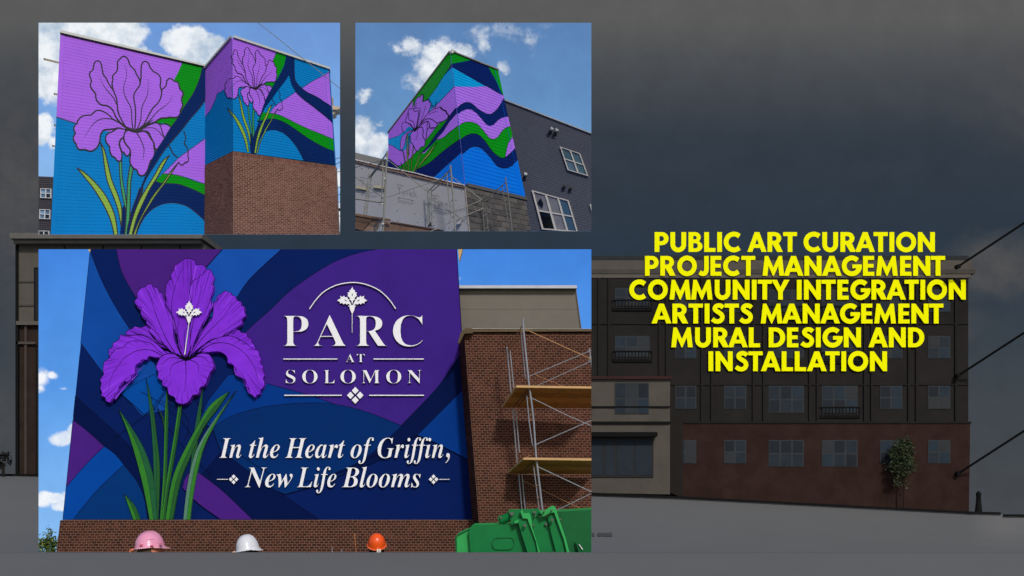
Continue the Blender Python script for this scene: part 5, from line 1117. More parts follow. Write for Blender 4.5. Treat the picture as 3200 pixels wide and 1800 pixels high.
field(cv('q 590,835 740,680 885,490') + 'q 900,640 ' + cv('q 885,660 760,790 665,880') + cv('q 665,880 500,990 300,1060 150,1090') + cv('q 150,1100 400,1000 590,838'), F_DEEP, line=False)
field('q 925,640 ' + cv('q 895,650 800,745 665,880') + cv('q 665,880 740,910 900,993') + 'q 960,1010', F_MID)
field(cv('p 690,1120 760,1190 880,1275') + 'p 1025,1275 ' + cv('p 1020,1275 880,1140 770,1055') + cv('p 770,1055 735,1035 700,1080'), F_PLU)
field(cv('p 870,950 1000,1050 1160,1160 1330,1275') + 'p 1020,1275 ' + cv('p 1015,1270 880,1140 780,1060'), F_DEEP)
fl3 = MB()
for s in ('p 380,890 480,820 560,745 620,660', 'p 500,680 600,740 700,830 760,930', 'p 560,750 640,860 720,960 820,1060', 'p 860,900 1000,1000 1097,1060', 'q 665,880 500,960 300,1050', 'p 700,640 780,760 830,850', 'p 590,720 700,780 720,850 700,900'):
    for q in ribbon(catmull(T_(s), False, 5), 1.3): fl3.face([MW.on(*t, .06) for t in q], LNE)
fl3.build('painted_outline', mb3)
slab('edge_trim', mb3, T_('q 850,20 872,20 868,40 856,82'), MW, -.3, .02, mat('tan_trim', (190, 160, 110), .8))
slab('edge_trim', mb3, T_('R 478,20 503,20 500,56 492,50'), MW, -.1, .02, mat('tan_trim', (190, 160, 110), .8))

# --- raised iris
H0 = .06
def pmat(n, c): return mat('iris_' + n, c, .8, .08, var=.12, scale=2.5, fine=.05)
VI = [pmat('violet', (122, 44, 206)), pmat('violet_soft', (112, 38, 192)), pmat('violet_back', (96, 30, 168))]
VD = pmat('crease', (92, 30, 162)); VB = pmat('vein', (14, 4, 40)); VL = pmat('light_fold', (134, 58, 216)); VM = pmat('soft_fold', (104, 36, 180))
iris = thing('raised_iris', 'large raised violet iris with ruffled petals on green blades, left half of the mural wall', 'flower relief', MW.on(450, 1600))
def blade(L, Rr, c, h, dark=None):
    p, q = catmull(T_(L), False, 4), catmull(T_(Rr), False, 4)
    o = slab('leaf', iris, p + q[::-1][:-1], MW, H0 - .02, h, c)
    mid = [((a[0] + b_[0]) / 2, (a[1] + b_[1]) / 2) for a, b_ in zip(p, q)]
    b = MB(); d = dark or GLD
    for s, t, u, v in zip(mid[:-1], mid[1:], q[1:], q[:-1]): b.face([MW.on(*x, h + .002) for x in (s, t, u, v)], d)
    for e in (p, q, mid):
        for r in ribbon(e, .8): b.face([MW.on(*x, h + .003) for x in r], VB)
    b.build('shade_side', o)
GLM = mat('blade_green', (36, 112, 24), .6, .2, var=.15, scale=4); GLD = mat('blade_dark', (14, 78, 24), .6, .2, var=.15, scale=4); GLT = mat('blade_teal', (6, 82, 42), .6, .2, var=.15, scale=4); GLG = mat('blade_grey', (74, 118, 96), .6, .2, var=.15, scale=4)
blade('U 722,10 745,200 765,400 778,600 785,800 795,1153', 'U 722,10 780,260 808,480 832,700 832,900 822,1153', GLT, .075)
blade('U 810,240 850,330 870,430 880,520', 'U 810,240 858,320 880,430 886,520', GLD, .07)
blade('U 500,260 560,400 620,580 680,800 720,980 752,1153', 'U 500,260 600,400 700,570 770,760 800,950 815,1153', GLM, .085, GLT)
blade('U 890,90 875,300 868,600 858,850 835,1153', 'U 890,90 900,300 893,600 888,850 868,1153', GLM, .08)
blade('U 985,235 945,500 905,740 875,950 850,1153', 'U 1015,232 970,540 932,760 900,950 878,1153', GLM, .09)
blade('U 1185,60 1140,280 1105,500 1085,700 1060,850', 'U 1185,60 1165,300 1140,520 1110,700 1085,850', GLT, .078)
blade('U 1397,118 1250,220 1150,380 1010,640 930,850 880,1153', 'U 1397,118 1300,260 1185,420 1080,650 1000,850 940,1153', GLM, .088)
blade('U 1449,112 1260,370 1150,550 1090,720 1050,930 1025,1153', 'U 1449,112 1300,350 1195,560 1140,760 1105,950 1080,1153', GLG, .095, GLM)
blade('U 548,945 580,1040 620,1153', 'U 548,945 632,1040 678,1153', GLM, .08)
def petal(s, h, m, veins=(), heart='p 712,530', cre=True, seed=1, w=1.5):
    p = catmull(T_(s), True, 4)
    o = slab('petal', iris, p, MW, H0 - .03, h, m)
    b = MB(); hx, hy = T_(heart)[0]; rnd = random.Random(seed)
    if cre:
        n = len(p)
        for i in range(0, n, 4):
            x, y = p[i]; f = rnd.uniform(.12, .5); dx, dy = hx - x, hy - y; l = math.hypot(dx, dy)
            if l < 40: continue
            a = (x + dx * .012, y + dy * .012); c = (x + dx * f + rnd.uniform(-4, 4), y + dy * f + rnd.uniform(-4, 4))
            md = ((a[0] + c[0]) / 2 + rnd.uniform(-3, 3), (a[1] + c[1]) / 2)
            for r in ribbon(catmull([a, md, c], False, 3), rnd.uniform(2.5, 6), w1=.3): b.face([MW.on(*t, h + .002) for t in r], (VD, VM, VL, VM, VD)[(i // 5) % 5])
    for r in ribbon(p, w, True): b.face([MW.on(*t, h + .004) for t in r], VB)
    for v in veins:
        for r in ribbon(catmull(T_(v), False, 4), .8, w1=2.2): b.face([MW.on(*t, h + .004) for t in r], VB)
    b.build('drawn_line', o)
petal('S 410,1060 450,1000 500,985 530,955 570,965 620,970 680,945 720,950 750,985 740,1050 830,1180 930,1290 800,1180 700,1100 600,1060 500,1080', .10, VI[1], ('S 470,1000 560,1060 700,1100 850,1200',), seed=2)
petal('R 680,970 690,940 715,925 720,890 770,860 790,815 850,825 930,815 1000,820 1060,850 1120,900 1200,980 1260,1030 1200,1010 1100,960 1000,900 880,880 840,920 820,950 760,975 710,1020 685,1000', .115, VI[0], ('R 850,825 950,815 1060,850 1190,960',), seed=3)
petal('T 480,770 540,730 600,705 660,680 690,705 735,710 745,745 780,760 780,790 805,820 815,870 760,850 700,800 600,770 400,830', .10, VI[1], ('T 560,745 640,750 700,790 790,860',), seed=4)
petal('T 200,40 235,45 270,60 280,95 330,95 365,115 380,150 440,280 415,400 420,480 390,560 330,650 260,800 215,960 170,960 130,850 110,750 90,650 70,560 40,500 10,440 15,400 5,350 10,290 30,245 60,220 50,190 85,130 90,100 120,85 165,50', .12, VI[1], ('T 160,120 110,240 70,380 60,520 100,660 120,800', 'T 235,80 240,200 225,330 240,440', 'T 225,640 180,700 175,830 195,940', 'T 240,640 255,720 240,820 210,930', 'T 130,580 115,700 150,860'), seed=5)
petal('T 375,150 410,142 430,180 445,215 425,265 443,290 437,340 415,400 420,470 390,550 330,650 270,790 230,880 235,480 240,420 225,350 235,280 260,240 300,225 320,195 345,185', .135, VI[0], ('T 330,280 310,400 280,510 250,640 225,800',), seed=6)
petal('T 545,335 580,350 600,350 605,375 640,385 650,420 690,435 690,465 720,480 720,520 732,560 700,590 700,635 660,660 640,690 600,700 540,725 510,755 430,770 380,800 300,860 215,935 260,850 300,780 350,680 390,630 430,580 440,470 440,440 475,420 480,380 510,360', .15, VI[0], ('T 610,440 560,530 490,610 410,690 320,790 230,920',), seed=7)
petal('S 545,620 580,580 570,530 600,480 640,450 680,440 720,405 770,410 780,440 830,450 860,510 900,525 920,580 950,640 945,690 1000,760 1040,860 1050,960 1060,1100 1090,1200 1150,1330 1190,1390 1100,1360 980,1260 900,1180 830,1150 800,1100 750,1050 740,1000 760,980 700,930 690,860 640,830 620,780 630,720 570,690 545,650', .15, VI[0], ('S 720,480 760,600 810,770 880,950 970,1150 1080,1320', 'S 760,990 850,1080 920,1190 1040,1320'), seed=8)
petal('R 640,1090 650,1060 690,1030 740,960 820,930 860,890 920,875 1000,880 1070,900 1130,960 1200,1010 1250,1050 1190,1030 1110,1025 1050,1015 1030,1045 985,1045 970,1075 935,1090 925,1130 925,1170 890,1190 890,1230 850,1245 820,1240 780,1290 775,1340 740,1360 740,1400 715,1400 700,1430 660,1415 655,1385 620,1370 625,1340 610,1300 620,1260 610,1220 640,1180 635,1140', .165, VI[0], ('R 685,1310 710,1200 770,1100 840,1020 940,965 1040,955 1110,975 1220,1040',), heart='R 1100,1000', seed=9)
petal('T 300,890 400,800 470,765 560,745 620,750 680,780 740,815 800,860 845,875 850,910 870,940 865,985 890,1010 885,1050 905,1090 890,1130 903,1170 890,1210 865,1230 865,1265 835,1275 815,1300 790,1275 765,1260 765,1220 735,1200 730,1150 690,1120 650,1100 640,1040 610,1000 570,985 560,930 510,890 450,885 400,890', .165, VI[0], ('T 840,1130 810,1030 750,930 660,850 560,810 450,810 330,870',), heart='T 560,850', seed=10)
petal('p 712,548 740,530 780,515 820,520 838,555 840,580 825,600 812,630 800,660 778,670 770,700 745,705 725,735 695,745 668,735 662,715 635,700 628,670 605,660 605,640 585,625 588,600 578,575 600,530 640,515 680,520', .18, VI[0], ('p 708,690 714,620 712,550', 'p 640,620 650,570 700,545', 'p 770,600 765,560 720,540', 'p 600,570 640,535 700,540', 'p 820,560 790,530 730,535'), heart='p 712,545', seed=11, w=1.8)
hb = MB()
for s, a, b_, c_ in (('p 655,512 685,528 714,540 750,528 790,505', 1, 1, 13), ('p 640,500 690,532 714,542', .5, 6, None), ('p 800,490 745,530 712,542', .5, 7, None), ('p 668,440 690,510 710,540', .5, 5, None), ('p 742,470 728,510 714,542', .5, 5, None), ('p 760,500 730,530 712,542', .5, 5, None)):
    pp = catmull(T_(s), False, 4)
    for r in (ribbon(pp, a, w1=b_) if c_ is None else ribbon(pp, a, w1=b_, wm=c_)): hb.face([MW.on(*t, .186) for t in r], VB)
hb.build('drawn_line', iris)

MET = mat('brushed_white_metal', (224, 224, 228), .55, .3, var=.03, scale=6)
MES = mat('letter_return', (120, 120, 130), .5, .4)
TOPL = pts('780,165 795,195 808,198 808,218 827,222 820,240 828,252 805,275 805,290 788,305 780,340 772,305 755,290 757,275 733,252 740,240 733,222 752,218 752,198 765,195')
RGTL = pts('785,355 798,322 812,302 806,290 825,287 828,265 850,270 862,252 875,265 901,253 895,280 915,290 932,303 905,312 900,332 880,325 865,342 850,328 835,342 818,334 800,348')
def fleur(par, tf, surf, h0, h1, stem):
    for L in ([TOPL, pts('780,225 785,245 780,262 775,245')], [RGTL, pts('835,300 860,290 850,304 828,312')], [[(1560 - x, y) for x, y in RGTL], [(1560 - x, y) for x, y in pts('835,300 860,290 850,304 828,312')]],
              [pts('780,345 795,352 822,352 806,366 803,385 798,405 783,432 778,432 764,405 757,385 754,366 738,352 765,352')], [stem]):
        slab('emblem_leaf' if L[0] is not stem else 'emblem_stem', par, [[tf(*p) for p in l] for l in L], surf, h0, h1, MET, MES)
fleur(iris, lambda x, y: ((300 + (1275 + (x - 780) * 1.13) / 4.262 - (y - 165) * .004), 800 + (640 + (y - 165) * 1.13) / 4.262), MW, .19, .235,
      pts('777,430 783,430') + pts('742,795 732,795'))

# --- raised lettering
H1, H2 = .05, .10
sg = thing('sign_lettering', 'raised white metal logo reading PARC AT SOLOMON on the violet field', 'sign', MW.on(1110, 1265))
def put(par, loopslist, h1=H1, h2=H2, name='letter'):
    for L in loopslist: slab(name, par, L, MW, h1, h2, MET, MES)
def vword(chars, boxes, base, cap):
    for ch, (a, b_) in zip(chars, boxes):
        
        L = glyph_word(ch, 'R', a, b_, base, cap, CAPR)[0]
        # round letters overshoot: keep font height
        slab('letter', sg, [[(860 + x / 3.22, 850 + y / 3.22) for x, y in l] for l in L], MW, H1, H2, MET, MES)
vword('PARC', [(90, 340), (390, 722), (818, 1130), (1190, 1487)], 762, 450)
vword('AT', [(718, 802), (828, 905)], 920, 838)
vword('SOLOMON', [(115, 210), (280, 432), (498, 605), (663, 815), (875, 1058), (1122, 1272), (1335, 1475)], 1132, 998)
def rule(par, s, w, h=H2, name='rule'):
    p = T_(s) if isinstance(s, str) else s
    rb = ribbon(p, w); L = [q[0] for q in rb] + [rb[-1][1]] + [rb[-1][2]] + [q[3] for q in rb[::-1]]
    slab(name, par, L, MW, H1, h, MET, MES)
for s in ('V 90,888 632,888', 'V 993,888 1498,888', 'V 98,1252 676,1252', 'V 950,1252 1501,1252'): rule(sg, s, 3.0)
rule(sg, catmull(T_('V 352,385 420,290 500,210 600,155 700,128 790,120 880,130 970,158 1060,205 1150,290 1217,385'), False, 4), 2.8, name='arch_line')
def diamonds(par, cx, cy, r, g_=.0):
    for dx, dy in ((0, -1), (1, 0), (0, 1), (-1, 0)):
        x, y = cx + dx * r * .56, cy + dy * r * .56; k = r * .43
        slab('ornament', par, [(x, y - k), (x + k * .95, y), (x, y + k), (x - k * .95, y)], MW, H1, H2, MET, MES)
diamonds(sg, 860 + 811 / 3.22, 850 + 1252 / 3.22, 26.5)
fleur(sg, lambda x, y: (860 + x / 3.22, 850 + y / 3.22), MW, H1, H2, pts('777,430 783,430 781,628 778,628'))
tg = thing('sign_lettering', 'raised white italic motto, In the Heart of Griffin, New Life Blooms, on the mural', 'sign', MW.on(1045, 1545))
for wd, a, b_, base, cap in (('In', 92, 312, 303, 103), ('the', 388, 697, 303, 103), ('Heart', 752, 1352, 303, 103), ('of', 1408, 1642, 303, 103), ('Griffin,', 1680, 2403, 303, 103),
                             ('New', 348, 826, 597, 397), ('Life', 872, 1265, 597, 397), ('Blooms', 1322, 2110, 597, 397)):
    L = glyph_word(wd, 'I', a, b_, base, cap, CAPH)
    put(tg, [[[(660 + x / 3.22, 1340 + y / 3.22) for x, y in l] for l in g_] for g_ in L])
diamonds(tg, 660 + 235 / 3.22, 1340 + 517 / 3.22, 15.5); diamonds(tg, 660 + 2240 / 3.22, 1340 + 517 / 3.22, 15.5)
rule(tg, 'W 68,517 178,517', 1.8); rule(tg, 'W 2298,517 2402,517', 1.8)

# --- brick
BK3 = [mat('red_brick_%d' % i, c, .9, .12, var=.14, fine=.12) for i, c in enumerate(((68, 37, 29), (60, 32, 26), (76, 42, 33), (54, 29, 24), (65, 36, 29)))]
MO3 = mat('sandy_mortar', (122, 96, 80), .95, .1, var=.1, fine=.1)
LB3 = Quad([(188, 1626), (1492, 1626), (1500, 1736), (175, 1736)], (27.3, 27.3, 27.1))
backing('mortar_bed', mb3, LB3, MO3, .3)
emit_bricks(mb3, brick_list(LB3, 13.5, 87, BK3, h=.007, gu=.11, gv=.2, soldier=0))
PR = Quad([(1451, 1041), (1905, 1041), (1962, 1736), (1505, 1736)], (27.6, 27.9, 26.2))
dp = PR.depth
PL = Quad([(1434, 1077), (1451, 1041), (1505, 1736), (1484, 1720)], (28.7, dp(1451, 1041), 27.35))
wing = thing('brick_wing', 'reddish brown brick wing with thin dark coping, behind the right scaffold', 'building', PR.at(.5, 1))
backing('mortar_bed', wing, PR, MO3, .3); backing('mortar_bed', wing, PL, MO3, .1)
emit_bricks(wing, brick_list(PR, 91, 28, BK3, h=.007, gu=.1, gv=.2) + brick_list(PL, 91, 4, BK3, h=.012, gu=.11, gv=.2))
CPB = mat('coping_brown', (86, 72, 52), .7, .2, var=.2, scale=5)
slab('coping', wing, T_('X 160,552 1500,548 1500,566 160,572'), PR, -.3, .1, CPB)
slab('coping_edge', wing, T_('X 235,541 1500,545 1500,550 235,548'), PR, -.3, .12, mat('coping_pale', (140, 134, 120), .6))
slab('flashing', wing, T_('X 95,668 125,562 185,512 205,525 222,520 245,545 245,570 160,574 112,672'), Flat(27.35), -.25, 0, CPB)
pen = thing('rooftop_box', 'grey panelled rooftop structure with a white top edge, above the brick wing', 'building', P(1620, 1036, 29.6))
PG = mat('panel_grey', (112, 108, 100), .9, .12, var=.06, scale=1.5)
for a, c in ((138, 183), (185, 334), (336, 560)):
    def ex(y): return 1258 + (y - 135) * .137
    slab('panel', pen, T_('X 100,%d %.1f,%d %.1f,%d 100,%d' % (a, ex(a), a, ex(c), c, c)), Flat(29.6), -.5, 0, PG)
slab('backing_sheet', pen, T_('X 100,136 1257,136 1315,560 100,560'), Flat(29.63), -.4, 0, mat('seam_dark', (84, 76, 68), .9))
slab('corner_trim', pen, T_('X 1252,136 1262,136 1318,548 1308,548'), Flat(29.57), -.5, 0, mat('corner_brown', (104, 92, 78), .9))
slab('roof_edge', pen, T_('X 100,99 1269,99 1269,128 100,128'), Flat(29.4), -.6, 0, mat('white_edge', (186, 190, 198), .6))
slab('roof_edge', pen, T_('X 100,128 1264,128 1264,139 100,139'), Flat(29.48), -.4, 0, mat('edge_shadow_trim', (92, 88, 84), .8))

# --- scaffold of picture 3
SB = mat('steel_tube', (140, 144, 152), .4, .5, var=.12, scale=4, metal=.15); ST = mat('rusty_tube', (168, 124, 82), .6, .3, var=.2, scale=6)
s4 = thing('scaffold', 'tall tubular steel scaffold with two plank platforms, in front of the reddish brick wing', 'scaffold', P(1690, 1600, 25.4))
for nm, s, w, d, d2, m in (
    ('post', 'X 740,478 745,560 790,1000 800,1100 822,1250 845,1449 Y 905,400 975,985', 6.0, 25.4, None, SB), ('spigot', 'X 739,420 743,485', 4.0, 25.4, None, SB),
    ('post', 'X 720,560 760,990 768,1015 792,1005', 3.6, 25.5, None, SB), ('post', 'X 775,1180 800,1449 Y 868,290 880,313 900,300', 3.8, 25.5, None, SB), ('post', 'Y 880,510 942,985', 3.4, 25.5, None, SB),
    ('post', 'X 580,705 620,1160', 4.6, 26.5, None, SB), ('post', 'X 610,730 648,1115', 3.6, 26.5, None, SB), ('post', 'X 640,1310 Y 672,0 712,482', 4.4, 26.5, None, SB), ('post', 'X 668,1320 Y 703,0 735,375', 3.6, 26.5, None, SB),
    ('post', 'Y 728,600 762,990', 4.2, 26.5, None, SB), ('post', 'Y 762,605 796,990', 3.6, 26.5, None, SB),
    ('top_rail', 'X 740,485 585,735', 3.6, 25.4, 26.5, ST), ('top_rail', 'X 735,555 608,735', 3.4, 25.4, 26.5, ST), ('rung', 'X 715,572 745,565', 3.0, 25.45, None, ST), ('rung', 'X 740,735 755,725', 2.2, 25.45, None, ST),
    ('brace', 'X 755,530 1440,840', 3.0, 25.4, 25.2, ST), ('brace', 'X 795,997 1440,728', 2.6, 25.4, 25.2, SB), ('brace', 'X 850,1100 1440,832', 2.4, 26.4, 26.2, SB), ('brace', 'X 815,1205 Y 1240,0 1500,112', 2.8, 25.4, 25.2, SB),
    ('brace', 'Y 905,293 1500,35', 3.0, 25.4, 25.2, SB), ('brace', 'Y 925,522 1500,792', 3.0, 25.4, 25.2, SB), ('brace', 'Y 1110,975 1500,785', 2.8, 25.5, 25.2, SB),
    ('brace', 'Y 770,665 1380,960', 1.6, 26.5, 26.5, ST), ('brace', 'X 860,980 1150,1100', 1.5, 26.5, 26.5, ST), ('post', 'X 1390,720 1418,920', 5.0, 25.3, None, SB), ('post', 'X 1386,850 1392,800', 2.0, 25.3, None, SB),
    ('rung', 'X 805,1378 825,1372', 2.0, 25.45, None, ST), ('rung', 'X 795,1215 815,1210', 2.6, 25.45, None, ST), ('rung', 'Y 915,845 945,835', 2.0, 25.45, None, ST), ('rung', 'Y 910,720 935,700', 2.0, 25.45, None, ST), ('rung', 'Y 845,45 862,40', 2.0, 25.45, None, ST)):
    tube(s4, nm, s, w, d, d2, m)
PLK = [mat('pine_plank_%d' % i, c, .75, .15, var=.2, scale=4, fine=.1) for i, c in enumerate(((178, 124, 62), (164, 112, 54), (190, 134, 70), (170, 118, 58)))]
PLE = mat('plank_edge', (196, 158, 110), .75)
def deck(label, near, far, n, dn, df, th):
    """near/far: two pixel points each (left, right); planks split between them"""
    t = thing('plank_platform', label, 'platform', P(*far[0], df), 'plank platforms on the right scaffold')
    for i in range(n):
        f0, f1 = i / n + .006, (i + 1) / n - .006; b = MB()
        def pt_(s, f): return P(near[s][0] + (far[s][0] - near[s][0]) * f, near[s][1] + (far[s][1] - near[s][1]) * f, dn + (df - dn) * f)
        lo = [pt_(0, f0), pt_(1, f0), pt_(1, f1), pt_(0, f1)]; up = Vector((0, 0, th))
        b.hexa(lo, [v + up for v in lo], PLK[i % 4]); b.build('plank', t)
    b = MB(); lo = [pt_(0, 0), pt_(1, 0), pt_(1, 0), pt_(0, 0)]
    lo[2] = lo[2] + Vector((0, .03, 0)); lo[3] = lo[3] + Vector((0, .03, 0))
    b.hexa([lo[0] + Vector((0, -.02, 0)), lo[1] + Vector((0, -.02, 0)), lo[1] + Vector((0, -.02, th + .01)), lo[0] + Vector((0, -.02, th + .01))], [lo[3], lo[2], lo[2] + Vector((0, 0, th + .01)), lo[3] + Vector((0, 0, th + .01))], PLE)
    b.build('edge_board', t)
    b = MB(); a_, c_ = pt_(0, 0), pt_(0, 1); e = Vector((.02, 0, 0)); b.hexa([a_ - e, a_ + e, c_ + e, c_ - e], [a_ - e + up, a_ + e + up, c_ + e + up, c_ - e + up], PLE); b.build('end_board', t)
    b = MB(); q0, q1 = pt_(0, 0), pt_(0, 1)
    return t
deck('upper plank platform of the right scaffold', T_('X 675,1106 1500,1118'), T_('X 538,1302 1500,1312'), 4, 25.3, 26.7, .04)
deck('lower plank platform of the right scaffold', T_('Y 780,450 1560,460'), T_('Y 617,592 1560,600'), 4, 25.3, 26.7, .04)
for s in ('X 795,1120 640,1300', 'X 800,1150 690,1290', 'Y 895,460 740,598', 'Y 880,520 780,598'):
    tube(s4, 'transom', s, 3.4, 25.25, 26.3, mat('transom_dark', (70, 54, 40), .7))
tube(s4, 'loose_stick', 'Y 785,440 850,400', 2.0, 26.4, None, ST)

# --- green waste container
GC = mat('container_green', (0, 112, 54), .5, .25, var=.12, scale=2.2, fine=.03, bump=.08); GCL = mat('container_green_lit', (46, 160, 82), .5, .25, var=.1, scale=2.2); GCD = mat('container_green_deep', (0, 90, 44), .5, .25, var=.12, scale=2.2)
BLT = mat('bolt_steel', (86, 92, 84), .4, .5)
dm = thing('waste_container', 'green steel waste container with bolted lifting arms, bottom right of the mural wall', 'container', P(1650, 1727, 24.6))
def cs(name, s, d, th, m=GC, side=None, smooth=False, par=None):
    p = T_(s)
    if smooth: p = catmull(p, True, 3)
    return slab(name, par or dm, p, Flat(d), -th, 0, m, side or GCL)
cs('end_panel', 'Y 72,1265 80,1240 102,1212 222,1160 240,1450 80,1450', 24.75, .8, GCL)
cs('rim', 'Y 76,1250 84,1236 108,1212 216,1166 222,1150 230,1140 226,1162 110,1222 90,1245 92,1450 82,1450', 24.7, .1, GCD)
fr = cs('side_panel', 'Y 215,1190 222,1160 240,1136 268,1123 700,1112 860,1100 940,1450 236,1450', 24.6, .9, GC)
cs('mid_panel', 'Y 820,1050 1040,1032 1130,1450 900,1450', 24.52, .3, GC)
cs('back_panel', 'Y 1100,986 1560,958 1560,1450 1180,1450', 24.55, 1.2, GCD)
# recess
q = T_('Y 500,1257 640,1253 672,1275 681,1312 668,1352 636,1372 500,1374 465,1350 455,1315 466,1280')
rc = catmull(q, True, 3); b = MB()
for r in ribbon(rc, 2.4, True): b.hexa([P(x, y, 24.57) for x, y in r], [P(x, y, 24.61) for x, y in r], GCD)
b.build('recess_rim', dm)
slab('recess_panel', dm, rc, Flat(24.59), -.02, 0, GC)
cs('hinge_plate', 'Y 620,975 640,962 930,955 952,985 975,1028 900,1042 770,1056 722,1064 690,1105 655,1122', 24.5, .08, GC)
cs('hinge_plate', 'Y 512,1050 520,1032 545,1024 575,1060 620,1100 522,1108', 24.62, .1, GC)
b = MB(); b.bar(P(*T_('Y 545,1075')[0], 24.66), P(*T_('Y 640,1030')[0], 24.62), .10, GC, 18); b.build('hinge_tube', dm, smooth=False)
cs('lifting_arm', 'Y 716,1070 724,1064 822,1058 915,1300 945,1450 832,1450 735,1140', 24.42, .14, GC)
cs('arm_flange', 'Y 745,985 768,960 775,1000 835,998 852,1030 870,1160 925,1330 960,1450 935,1450 905,1290 818,1056 770,1052', 24.34, .12, GCL)
cs('arm_foot', 'Y 680,1090 700,1075 730,1066 722,1095 700,1102 686,1108', 24.36, .14, GCL)
cs('lifting_arm', 'Y 1022,1008 1090,990 1205,1280 1245,1450 1125,1450 1060,1200', 24.4, .16, GC)
cs('arm_flange', 'Y 940,975 985,968 1010,965 1060,930 1085,922 1108,940 1120,985 1215,1270 1262,1450 1235,1450 1192,1270 1092,990 1022,1010 975,1034', 24.3, .12, GCL)
cs('rope_hook', 'Y 1318,1288 1350,1330 1380,1380 1395,1450 1360,1450 1330,1350', 24.4, .1, GCD)
cs('cleat', 'Y 1345,1322 1352,1320 1390,1370 1384,1378', 24.35, .04, mat('cleat_white', (220, 224, 222), .4))
for s, r, d in (('Y 655,1008', .047, 24.42), ('Y 888,993', .036, 24.42), ('Y 892,1030', .016, 24.42), ('Y 790,1128', .038, 24.28), ('Y 877,1125', .026, 24.45), ('Y 1008,1115', .034, 24.45), ('Y 1073,1070', .036, 24.24), ('Y 990,982', .022, 24.2), ('Y 1068,970', .022, 24.2),
                ('Y 1158,1064', .024, 24.5), ('Y 545,1046', .028, 24.55), ('Y 1250,1400', .024, 24.5), ('Y 1172,1408', .03, 24.3), ('Y 1090,1408', .03, 24.4), ('Y 948,1405', .02, 24.4)):
    b = MB(); c = P(*T_(s)[0], d); b.bar(c + Vector((0, .06, 0)), c, r, BLT, 6); b.bar(c, c + Vector((0, -.02, 0)), r * .5, BLT, 10); b.build('bolt', dm)

# --- people in hard hats (only the hats and the top of the heads reach into view)
def dome(c, a, b_, h, m, tilt=0.0, pitch=0.0, n=40, rings=16, ridge=0.02, flare=1.06):
    """hat shell: c centre of rim plane, a half width (x), b_ half depth (y), h height"""
    from mathutils import Euler
    rot = Euler((pitch, -tilt, 0)).to_matrix(); o = MB(); k = o.mi(m)
    for j in range(rings + 1):
        t = j / rings * math.pi / 2; rr = math.sin(t) ** .88; zz = math.cos(t) ** .92 * h
        for i in range(n):
            ph = 2 * math.pi * i / n; sx, sy = math.cos(ph), math.sin(ph)
            bump = 1 + ridge * max(0, 1 - abs(sy) * 5) * math.sin(t)
            f = flare if j == rings else 1
            o.v.append(c + rot @ Vector((sx * rr * a * f, sy * rr * b_ * f, zz * (1 + ridge * (1.5 if abs(sy) * rr < .14 else 0)))))
    for j in range(rings):
        for i in range(n):
            i2 = (i + 1) % n; o.f.append((j * n + i, j * n + i2, (j + 1) * n + i2, (j + 1) * n + i)); o.m.append(k)
    return o, rot
def hat_person(label, c, a, b_, h, m, mrim, tilt, pitch, hair, skin, peak=None, under=None, rear=None):
    t = thing('person', label, 'person', c - Vector((0, 0, .5)), 'people in hard hats along the bottom edge')
    o, rot = dome(c, a, b_, h, m, tilt, pitch); shell = o.build('hard_hat', t, smooth=True)
    r = MB(); n = 44; ps = []
    for i in range(n + 1):
        ph = 2 * math.pi * i / n; ps.append(c + rot @ Vector((math.cos(ph) * a * 1.06, math.sin(ph) * b_ * 1.06, -.006)))
    for p, q in zip(ps[:-1], ps[1:]): r.bar(p, q, .014, mrim, 6)
    r.build('rim', shell, smooth=True)
    if peak is not None:
        s, ln = peak; pk = MB(); k = 14
        top = []; out = []
        for i in range(k + 1):
            ph = -1.0 + 2.0 * i / k; e = ln * math.cos(ph * 1.25)
            x, y = math.cos(ph) * a * 1.04, math.sin(ph) * b_ * 1.04
            top.append(c + rot @ Vector((s * x, y, .004))); out.append(c + rot @ Vector((s * (x + e), y * 1.02, -.05 * e / ln - .006)))
        for i in range(k): pk.face([top[i], top[i + 1], out[i + 1], out[i]], m); 
        for i in range(k): pk.face([v + Vector((0, 0, -.012)) for v in (top[i], out[i], out[i + 1], top[i + 1])], under or mrim)
        for i in range(k): pk.bar(out[i], out[i + 1], .009, mrim, 5)
        pk.build('peak', shell, smooth=False)
    if rear is not None:
        rb = MB(); q0 = c + rot @ Vector((-rear * a * 1.04, -b_ * .3, 0)); rb.bar(q0, q0 + Vector((-rear * .10, 0, -.03)), .03, under or mrim, 8, .015); rb.bar(q0 + Vector((-rear * .10, 0, -.03)), q0 + Vector((-rear * .03, 0, -.12)), .015, under or mrim, 8); rb.build('ratchet', shell, smooth=True)
    hd = MB(); k = hd.mi(hair); ks = hd.mi(skin); n = 28
    for j in range(13):
        z = .06 - .62 * j / 12; s = math.sqrt(max(.02, 1 - ((z + .22) / .42) ** 2)) if z > -.55 else .5
        for i in range(n):
            ph = 2 * math.pi * i / n
            hd.v.append(c + rot @ Vector((math.cos(ph) * a * .88 * min(1, s + .05), math.sin(ph) * b_ * .86 * min(1, s + .05), z)))
    for j in range(12):
        for i in range(n):
            i2 = (i + 1) % n; hd.f.append((j * n + i, j * n + i2, (j + 1) * n + i2, (j + 1) * n + i))
            front = math.cos(2 * math.pi * (i + .5) / n) * (peak[0] if peak else 0) > .45
            hd.m.append(ks if front else k)
    hd.build('head', t, smooth=True)
    return t, shell, rot
PK = mat('pink_plastic', (226, 150, 180), .3, .5, var=.03); PKR = mat('pink_rim', (240, 176, 186), .35, .5, var=.03); PKU = mat('coral_underside', (222, 118, 88), .6)
